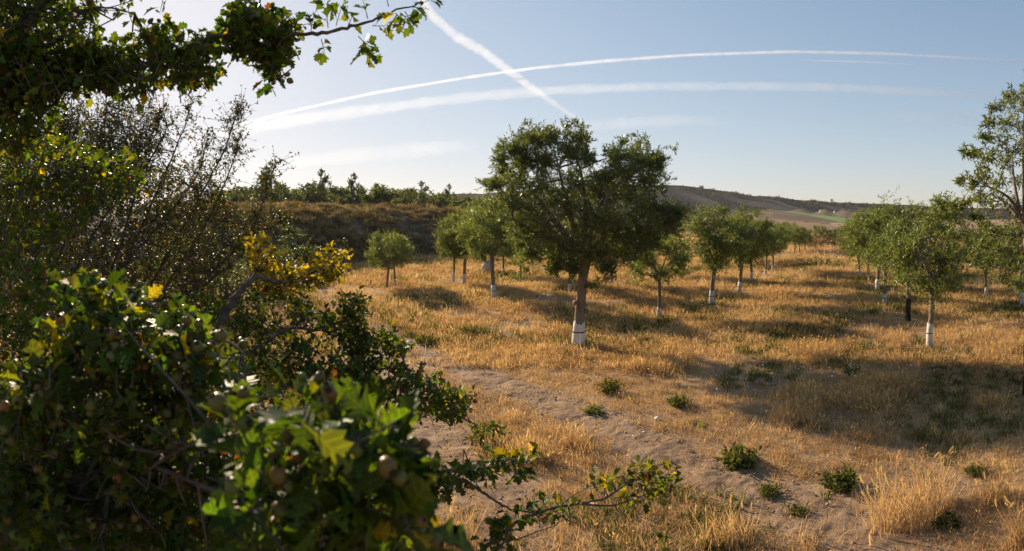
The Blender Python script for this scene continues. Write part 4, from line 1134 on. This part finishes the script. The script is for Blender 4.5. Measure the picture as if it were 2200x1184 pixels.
B.fill([(500, 900), (555, 850), (575, 800), (640, 820), (690, 880), (740, 910), (810, 905), (860, 940), (890, 990), (870, 1060), (890, 1120), (860, 1200), (520, 1200), (560, 1080), (490, 1000)], .40, .55, 78, .035, 6, .042, haws=(.6, 3), yellow=.03, rust=.0, thick=.0012)
B.fill([(-40, 900), (480, 900), (580, 1050), (640, 1200), (-40, 1200)], .95, 1.7, 900, .08, 8, .034, haws=(.45, 3), yellow=.05)
B.fill([(560, 900), (700, 920), (860, 1000), (880, 1200), (560, 1200)], .55, 1.1, 90, .06, 7, .038, haws=(.3, 3), yellow=.05)
B.fill([(-40, 560), (120, 560), (260, 640), (440, 700), (520, 790), (480, 900), (-40, 900)], 1.2, 2.0, 420, .09, 8, .034, haws=(.2, 3), yellow=.05)
B.fill([(-40, 900), (300, 930), (470, 930), (520, 1040), (600, 1200), (-40, 1200)], .74, .95, 190, .06, 7, .034, haws=(.5, 3), yellow=.04)
B.finish(M_haw, HAW)

# ------------------------------------------------------------------ ground cover
def tuft(seed, nb, spread, h, w, mat, lean=.5, heads=0.0, seg=2, flat=0.0):
    rg = np.random.default_rng(seed); b = MB()
    for k in range(nb):
        a = rg.uniform(0, 6.283); rr_ = spread * rg.uniform(0, 1) ** .7
        p = np.array((math.cos(a) * rr_, math.sin(a) * rr_, -.01))
        hh = h * rg.uniform(.4, 1.15)
        ln = lean * rg.uniform(.1, 1.2); a2 = a + rg.normal(0, 1.0)
        if rg.random() < flat: ln = rg.uniform(1.2, 3.0); hh *= .4
        d = np.array((math.cos(a2) * ln, math.sin(a2) * ln, 1.0)); 
        sx = np.array((-math.sin(a2 + rg.normal(0, 1)), math.cos(a2 + rg.normal(0, 1)), 0)) * w * rg.uniform(.6, 1.3)
        m1 = p + d * hh * .55 * np.array((.7, .7, 1)); tip = p + d * hh * np.array((1.1, 1.1, .9))
        sh = rg.uniform(.7, 1.25) * np.ones(3)
        b.add([p - sx, p + sx, m1 - sx * .8, m1 + sx * .8, tip], [(2, 3, 4)], [(0, 1, 3, 2)], 0, sh)
        if rg.random() < heads:
            u = norm(tip - m1); s1 = norm(np.cross(u, rg.normal(0, 1, 3))); s2 = np.cross(u, s1); L_ = h * rg.uniform(.18, .3); W_ = L_ * .16
            for s_ in (s1, s2):
                b.add([tip, tip + u * L_ * .4 + s_ * W_, tip + u * L_, tip + u * L_ * .4 - s_ * W_], [(0, 1, 2), (0, 2, 3)], None, 1, (1.1, 1.1, 1.1))
    return b.mesh('tuft', mat)
def tuft_collection(name, meshes):
    c = bpy.data.collections.new(name)
    for k, m in enumerate(meshes):
        o = bpy.data.objects.new('%s_%02d' % (name, k), m); c.objects.link(o)
    return c
def scatter(name, pts, idx, rot, scl, coll, label=None):
    me = bpy.data.meshes.new(name); n = len(pts)
    me.vertices.add(n); me.vertices.foreach_set('co', np.asarray(pts, np.float32).ravel())
    a = me.attributes.new('idx', 'INT', 'POINT'); a.data.foreach_set('value', np.asarray(idx, np.int32))
    a = me.attributes.new('rot', 'FLOAT_VECTOR', 'POINT'); a.data.foreach_set('vector', np.asarray(rot, np.float32).ravel())
    a = me.attributes.new('scl', 'FLOAT_VECTOR', 'POINT'); a.data.foreach_set('vector', np.asarray(scl, np.float32).ravel())
    o = bpy.data.objects.new(name, me); COL.objects.link(o)
    g = bpy.data.node_groups.new(name, 'GeometryNodeTree')
    g.interface.new_socket('Geometry', in_out='INPUT', socket_type='NodeSocketGeometry'); g.interface.new_socket('Geometry', in_out='OUTPUT', socket_type='NodeSocketGeometry')
    gi = g.nodes.new('NodeGroupInput'); go = g.nodes.new('NodeGroupOutput')
    ci = g.nodes.new('GeometryNodeCollectionInfo'); ci.inputs['Collection'].default_value = coll; ci.inputs['Separate Children'].default_value = True; ci.inputs['Reset Children'].default_value = True
    ip = g.nodes.new('GeometryNodeInstanceOnPoints'); ip.inputs['Pick Instance'].default_value = True
    def na(nm, ty):
        q = g.nodes.new('GeometryNodeInputNamedAttribute'); q.data_type = ty; q.inputs['Name'].default_value = nm
        return [s for s in q.outputs if s.enabled and s.name == 'Attribute'][0]
    g.links.new(gi.outputs[0], ip.inputs['Points']); g.links.new(ci.outputs[0], ip.inputs['Instance'])
    g.links.new(na('idx', 'INT'), ip.inputs['Instance Index']); g.links.new(na('rot', 'FLOAT_VECTOR'), ip.inputs['Rotation']); g.links.new(na('scl', 'FLOAT_VECTOR'), ip.inputs['Scale'])
    g.links.new(ip.outputs[0], go.inputs[0])
    md = o.modifiers.new('scatter', 'NODES'); md.node_group = g
    tag(o, label, kind='stuff')
    return o

dryT = tuft_collection('dry_tuft', [tuft(300 + k, 26, .07, .065, .0019, [M_dry, M_head], lean=.9, heads=.015, flat=.6) for k in range(6)] + [tuft(320 + k, 22, .06, .115, .0018, [M_dry, M_head], lean=.6, heads=.10, flat=.2) for k in range(4)])
farT = tuft_collection('far_tuft', [tuft(340 + k, 34, .14, .085, .0045, [M_dry, M_head], lean=.8, heads=.10, flat=.3) for k in range(6)])
weedT = tuft_collection('weed_tuft', [tuft(360 + k, 24, .06, .07, .005, [M_weed, M_head], lean=1.0) for k in range(5)])
scrubT = tuft_collection('scrub_tuft', [tuft(380 + k, 70, .22, .24, .012, [M_scrub, M_head], lean=1.1) for k in range(6)])

def wedge(n, r0, r1, a0=-1.0, a1=1.0, power=1.0):
    u = rng.random(n)
    r = (r0 ** (2 - power) + u * (r1 ** (2 - power) - r0 ** (2 - power))) ** (1 / (2 - power))
    a = rng.uniform(a0, a1, n); return r * np.sin(a), r * np.cos(a), r
def grass_layer(name, n, r0, r1, coll, ni, sc, seed, dens, power=1.0, label=None, tilt=.2, pick=None):
    x, y, r = wedge(n, r0, r1, power=power)
    keep = rng.random(n) < dens(x, y, r)
    x, y, r = x[keep], y[keep], r[keep]; m = len(x)
    s = sc(r, x, y) * rng.uniform(.65, 1.35, m)
    idx = rng.integers(0, ni, m) if pick is None else pick(x, y, m)
    return scatter(name, np.stack([x, y, gz(x, y)], -1), idx, np.stack([rng.normal(0, tilt, m), rng.normal(0, tilt, m), rng.uniform(0, 6.28, m)], -1), np.stack([s, s, s * rng.uniform(.8, 1.25, m)], -1), coll, label)
def track_mask(x, y):
    d = path_dist(x, y) + (fbm(x, y, .35, 61) - .5) * 1.3
    return smooth(.7, 1.5, d)
TRUNKS = [(o.location.x, o.location.y) for o in COL.objects if o.parent is None and o.get('category') == 'olive tree']
def dens_dry(x, y, r):
    bare = 1.0
    for tx, ty in TRUNKS: bare = bare * (.25 + .75 * smooth(.15, .5, np.hypot(x - tx, y - ty)))
    return bare * (.22 + .78 * track_mask(x, y)) * (.30 + .7 * smooth(.35, .55, fbm(x, y, .9, 71)))
def tall_patch(x, y): return smooth(.56 + .10 * (1 - smooth(3, 5, np.hypot(x, y))), .69, fbm(x, y, .9, 81))
def pick_near(x, y, m):
    return np.where(rng.random(m) < (.06 + .8 * tall_patch(x, y)) * track_mask(x, y), 6 + rng.integers(0, 4, m), rng.integers(0, 6, m))
grass_layer('dry_grass', 40000, 1.6, 7.5, dryT, 10, lambda r, x, y: .75 + .55 * tall_patch(x, y), 1, dens_dry, power=1.0, pick=pick_near)
grass_layer('dry_grass', 42000, 6.5, 21, farT, 6, lambda r, x, y: .6 + .04 * r * (.5 + .9 * fbm(x, y, 2.0, 83)), 2, dens_dry, power=.9)
grass_layer('dry_grass', 12000, 20, 42, farT, 6, lambda r, x, y: .9 + .055 * r, 5, lambda x, y, r: np.where((bank_z(np.arctan2(x, y), r) > .2) & (np.arctan2(x, y) < .3), 0, .8 + 0 * r), power=1.0)
def dens_weed(x, y, r):
    return smooth(.48, .64, fbm(x, y, 1.6, 91, 3)) * (.15 + .85 * smooth(.5, 1.4, path_dist(x, y)))
grass_layer('green_undergrowth', 9000, 1.8, 8, weedT, 5, lambda r, x, y: np.full(len(r), .8), 3, dens_weed, power=1.0)
grass_layer('green_undergrowth', 10000, 7, 20, weedT, 5, lambda r, x, y: .9 + .05 * r, 4, dens_weed, power=.9)

# scrub over the bank
n = 8500; a = rng.uniform(-.62, .25, n); yf = np.interp(CX + a * F, [q for q, w in BF], [w for q, w in BF]); r = F * H / (yf - HZ) + rng.uniform(-.6, 7.5, n)
x, y = r * np.sin(a), r * np.cos(a); z = bank_z(a, r); k = rng.random(n) < (.35 + .65 * smooth(.45, .6, fbm(x, y, .9, 95))); k &= z > -.3
s = np.where(rng.random(n) < .14, rng.uniform(1.1, 1.5, n), rng.uniform(.35, .95, n))
scatter('scrub', np.stack([x, y, z], -1)[k], rng.integers(0, 6, n)[k], np.stack([rng.normal(0, .2, n), rng.normal(0, .2, n), rng.uniform(0, 6.28, n)], -1)[k], np.stack([s, s, s * rng.uniform(.45, .85, n)], -1)[k], scrubT)
# shrubs dotted over the far slopes
kk = rng.choice(len(HILL_PTS), 2600); hp_ = HILL_PTS[kk] + np.stack([rng.uniform(-1.2, 1.2, 2600), rng.uniform(-1.2, 1.2, 2600), np.full(2600, -.1)], -1)
s = np.exp(rng.normal(1.0, .5, 2600))
scatter('hill_scrub', hp_, rng.integers(0, 6, 2600), np.stack([rng.normal(0, .2, 2600), rng.normal(0, .2, 2600), rng.uniform(0, 6.28, 2600)], -1), np.stack([s, s, s * .8], -1), scrubT)
# longer dry grass at the foot of the bank
n = 2200; a = rng.uniform(-.5, .2, n); yf = np.interp(CX + a * F, [q for q, w in BF], [w for q, w in BF]); r = F * H / (yf - HZ) + rng.normal(-.5, .5, n)
x, y = r * np.sin(a), r * np.cos(a); s = rng.uniform(1.2, 2.4, n)
scatter('dry_grass', np.stack([x, y, gz(x, y)], -1), rng.integers(0, 6, n), np.stack([rng.normal(0, .15, n), rng.normal(0, .15, n), rng.uniform(0, 6.28, n)], -1), np.stack([s, s, s], -1), farT)

# clods on the tracks
def clod(seed):
    rg = np.random.default_rng(seed); g = (1 + 5 ** .5) / 2
    v = norm(np.array([(-1, g, 0), (1, g, 0), (-1, -g, 0), (1, -g, 0), (0, -1, g), (0, 1, g), (0, -1, -g), (0, 1, -g), (g, 0, -1), (g, 0, 1), (-g, 0, -1), (-g, 0, 1)], float))
    f = [(0, 11, 5), (0, 5, 1), (0, 1, 7), (0, 7, 10), (0, 10, 11), (1, 5, 9), (5, 11, 4), (11, 10, 2), (10, 7, 6), (7, 1, 8), (3, 9, 4), (3, 4, 2), (3, 2, 6), (3, 6, 8), (3, 8, 9), (4, 9, 5), (2, 4, 11), (6, 2, 10), (8, 6, 7), (9, 8, 1)]
    return v * rg.uniform(.65, 1.2, (12, 1)) * np.array((1, .8, .55)), f
cm = []
for q in range(4):
    b = MB(); v, f = clod(500 + q); b.add(v, f); cm.append(b.mesh('clod', M_pebble))
clodT = tuft_collection('clod', cm)
n = 22000; x, y, r = wedge(n, 1.7, 9); d = path_dist(x, y); k = rng.random(n) < np.where(d < 1.2, .75, .08); x, y, r = x[k], y[k], r[k]; m = len(x)
s = np.minimum(np.exp(rng.normal(-5.1, .55, m)), .016)
scatter('clods', np.stack([x, y, gz(x, y) + .012], -1), rng.integers(0, 4, m), np.stack([rng.normal(0, .4, m), rng.normal(0, .4, m), rng.uniform(0, 6, m)], -1), np.stack([s, s, s], -1), clodT)

# white flower heads in the grass left of the big trunk and in the shade
fb = MB()
for (px, py, sx, sy, nn) in ((1120, 688, 45, 9, 26), (1760, 805, 70, 12, 20), (1300, 820, 150, 40, 8), (1890, 760, 150, 30, 8), (1100, 690, 80, 20, 14)):
    for q in range(nn):
        c = seat(px + rng.normal(0, sx), py + abs(rng.normal(0, sy))); c = c + (0, 0, .09); u = rng.uniform(.008, .016)
        v, f = clod(int(rng.integers(1, 1e6))); fb.add(v * u * (1, 1, .8) + c, f)
tag(fb.build('white_flowers', M_flower), kind='stuff')

# single green weeds one can point at
def weed_root(seed, dense, hgt, wleaf):
    rg = np.random.default_rng(seed); root = empty('weed_clump', (0, 0, 0)); b = MB(); st = MB()
    for k in range(dense):
        a = rg.uniform(0, 6.283); u = rg.uniform(0, 1) ** .6; p0 = np.array((math.cos(a) * .25 * u, math.sin(a) * .25 * u, -.01))
        d = norm(np.array((math.cos(a) * u * .9, math.sin(a) * u * .9, 1.0)) + rg.normal(0, .25, 3)); L_ = hgt * rg.uniform(.5, 1.1)
        n = 9; t = np.linspace(.1, 1, n)[:, None]; pos = p0 + d * L_ * t
        st.tube(np.array([p0, p0 + d * L_]), [.008, .003], 3, cap=False)
        ld = norm(d * .6 + rg.normal(0, .7, (n, 3)))
        b.leaves(*blade_leaf(wleaf), pos, ld, norm(rg.normal(0, .6, (n, 3)) + (0, 0, 1)), rg.uniform(.14, .26, n), np.tile((1, 1, 1), (n, 1)) * rg.uniform(.6, 1.4, (n, 1)))
    st.build('stems', M_weed, root); b.build('foliage', M_weed, root)['kind'] = 'stuff'
    return root
wA, wB = weed_root(401, 60, .8, .16), weed_root(402, 46, .55, .2)
wC = weed_root(403, 90, .75, .07)
for k, (px, py, w, pr, lab) in enumerate([
    (1008, 718, 36, wC, 'bright green rounded grass tuft in the dry field left of the big trunk'), (1456, 876, 44, wA, 'green weed clump on the right edge of the track below the big shadow'),
    (1275, 886, 44, wB, 'green weed clump at the edge of the bare track, left of its twin'), (1312, 842, 46, wA, 'loose pale green weed clump in the grass above the track'),
    (1590, 992, 88, wB, 'large dark green leafy weed beside the track on the right'), (1805, 1042, 84, wB, 'sprawling green weed in dry grass left of the golden barley'),
    (1652, 1060, 46, wA, 'grey green little weed in the middle of the track'), (1045, 945, 90, wB, 'flat green weed patch between the two ruts'),
    (912, 738, 44, wB, 'low green weed on the track margin beside the hawthorn tip'), (1832, 810, 36, wA, 'small green weed at the lit edge of the big shadow'),
    (1716, 1102, 44, wB, 'flat grey green weed at the lower track edge'), (2035, 1120, 60, wB, 'dark green weed at the foot of the golden barley'), (2092, 1010, 40, wA, 'upright green weed right of the golden barley')]):
    p = seat(px, py); sc_ = w / F * ground_r(py) / 1.1; place(pr, p, (sc_, sc_, sc_ * .8), k * 1.1, lab, 'weed', 'green weeds in the field')

# golden wild barley clumps: stems plus single seed heads
def seed_head():
    rg = np.random.default_rng(77); b = MB()
    for k in range(12):
        a = k * 2.4; u = k / 12; c = np.array((0, 0, u * .7)); o_ = np.array((math.cos(a), math.sin(a), 0))
        b.add([c, c + o_ * .10 + (0, 0, .14), c + o_ * .22 + (0, 0, .55), c + np.array((-o_[1], o_[0], 0)) * .05 + (0, 0, .12)], [(0, 1, 2), (0, 2, 3)])
    return b.mesh('seed_head', M_head)
SH = seed_head()
def barley(px, py, wpx, hpx, nst, nh, label, seed):
    rg = np.random.default_rng(seed); p = seat(px, py); r = ground_r(py); root = empty('wild_barley', p)
    tag(root, label, 'grass clump', 'golden wild barley clumps'); W = wpx / F * r; Hh = hpx / F * r
    b = MB(); tips = []
    for k in range(nst):
        a = rg.uniform(0, 6.28); u = rg.uniform(0, 1) ** .5; p0 = np.array((math.cos(a) * W * .5 * u, math.sin(a) * W * .25 * u, -.01))
        d = np.array((rg.normal(0, .25), rg.normal(0, .25), 1.0)); L_ = Hh * rg.uniform(.35, 1.0)
        sx = norm(np.cross(d, rg.normal(0, 1, 3))) * .0021
        m1 = p0 + d * L_ * .5; tip = p0 + d * L_ * np.array((1.3, 1.3, 1.0))
        b.add([p0 - sx, p0 + sx, m1 - sx, m1 + sx, tip - sx * .5, tip + sx * .5], None, [(0, 1, 3, 2), (2, 3, 5, 4)], 0, np.ones(3) * rg.uniform(.7, 1.3))
        tips.append((L_, tip, norm(tip - m1)))
    b.build('stems', M_dry, root)['kind'] = 'stuff'
    tips.sort(key=lambda q: -q[0])
    for L_, tip, d in tips[:nh]:
        o = bpy.data.objects.new('seed_head', SH); COL.objects.link(o); o.parent = root
        q = Vector(norm(d + rg.normal(0, .35, 3))).to_track_quat('Z', 'Y').to_matrix().to_4x4(); s_ = rg.uniform(.042, .062)
        o.matrix_local = Matrix.Translation(tip) @ q @ Matrix.Diagonal((s_ * .75, s_ * .75, s_, 1))
barley(1960, 1105, 230, 95, 520, 46, 'large golden wild barley clump in the lower right of the field', 1)
barley(2140, 1070, 90, 75, 130, 16, 'few golden barley heads right of the large clump', 2)
barley(2190, 1165, 70, 100, 120, 14, 'golden barley clump cut by the lower right corner', 3)
barley(1560, 1165, 130, 75, 190, 8, 'orange dry grass clump at the bottom right of the trailing shoots', 4)
barley(975, 1200, 110, 110, 220, 4, 'orange dry grass clump at the bottom beside the blurred leaves', 5)
barley(1270, 965, 100, 45, 110, 4, 'dry golden grass clump between the ruts above the trailing shoots', 6)

# stones, boulder, stick, stake
for k, (px, py, w, lab) in enumerate([(1411, 903, 13, 'flat white stone on the track, largest of the three'), (1382, 931, 9, 'small white stone on the track below the flat one'), (1362, 937, 8, 'tiny white stone left of the small white one'), (1344, 1004, 7, 'tiny pale stone on the track above the trailing shoots')]):
    b = MB(); v, f = clod(600 + k); u = w / F * ground_r(py) * .5; b.add(v * u, f); o = b.build('stone', M_stone if k == 3 else M_flower); o.location = [float(q) for q in seat(px, py) + (0, 0, .012)]; o.rotation_euler = (0, 0, k)
    tag(o, lab, 'stone', 'white stones on the track')
b = MB(); g_ = 14; r = ground_r(583)
import bmesh
bm = bmesh.new(); bmesh.ops.create_icosphere(bm, subdivisions=3, radius=1)
for v in bm.verts:
    q = float(fbm(v.co.x * 1.3 + v.co.z, v.co.y * 1.3 + v.co.z * .7, .9, 3)); v.co *= .75 + .5 * q
me = bpy.data.meshes.new('boulder'); bm.to_mesh(me); bm.free(); me.materials.append(M_stone)
o = bpy.data.objects.new('boulder', me); COL.objects.link(o); o.location = [float(q) for q in seat(1049, 584) + (0, 0, .15)]; o.scale = (.19, .2, .27)
tag(o, 'pale upright boulder standing behind the stout knobbly olive trunk', 'boulder')
b = MB(); p = seat(797, 614); b.tube(np.array([p - (0, 0, .03), p + (0, 0, .07), p + (.005, 0, .14)]), [.012, .011, .009], 6); tag(b.build('wooden_stake', M_bark), 'short wooden stake in the grass left of the paired small olives', 'stake')
b = MB(); p = seat(1618, 741); q = seat(1662, 738); b.tube(np.array([p + (0, 0, .03), (p + q) / 2 + (0, 0, .05), q + (0, 0, .04)]), [.006, .008, .004], 5); tag(b.build('fallen_stick', M_bark), 'short dry stick lying in the open grass right of the big olive', 'stick')

# ------------------------------------------------------------------ the air
hv, hnt, hout = newmat('haze_air')
pv = hnt.nodes.new('ShaderNodeVolumePrincipled')
pv.inputs['Color'].default_value = (.86, .88, .92, 1); pv.inputs['Density'].default_value = HAZE; pv.inputs['Anisotropy'].default_value = .35
hnt.links.new(pv.outputs[0], hout.inputs['Volume'])
b = MB()
x0, x1, y0, y1, z0, z1 = -5600, 5600, -5600, 5600, -5.2, 24.0
b.add([(x0, y0, z0), (x1, y0, z0), (x1, y1, z0), (x0, y1, z0), (x0, y0, z1), (x1, y0, z1), (x1, y1, z1), (x0, y1, z1)], None,
      [(0, 3, 2, 1), (4, 5, 6, 7), (0, 1, 5, 4), (1, 2, 6, 5), (2, 3, 7, 6), (3, 0, 4, 7)])
tag(b.build('haze', hv), kind='stuff')
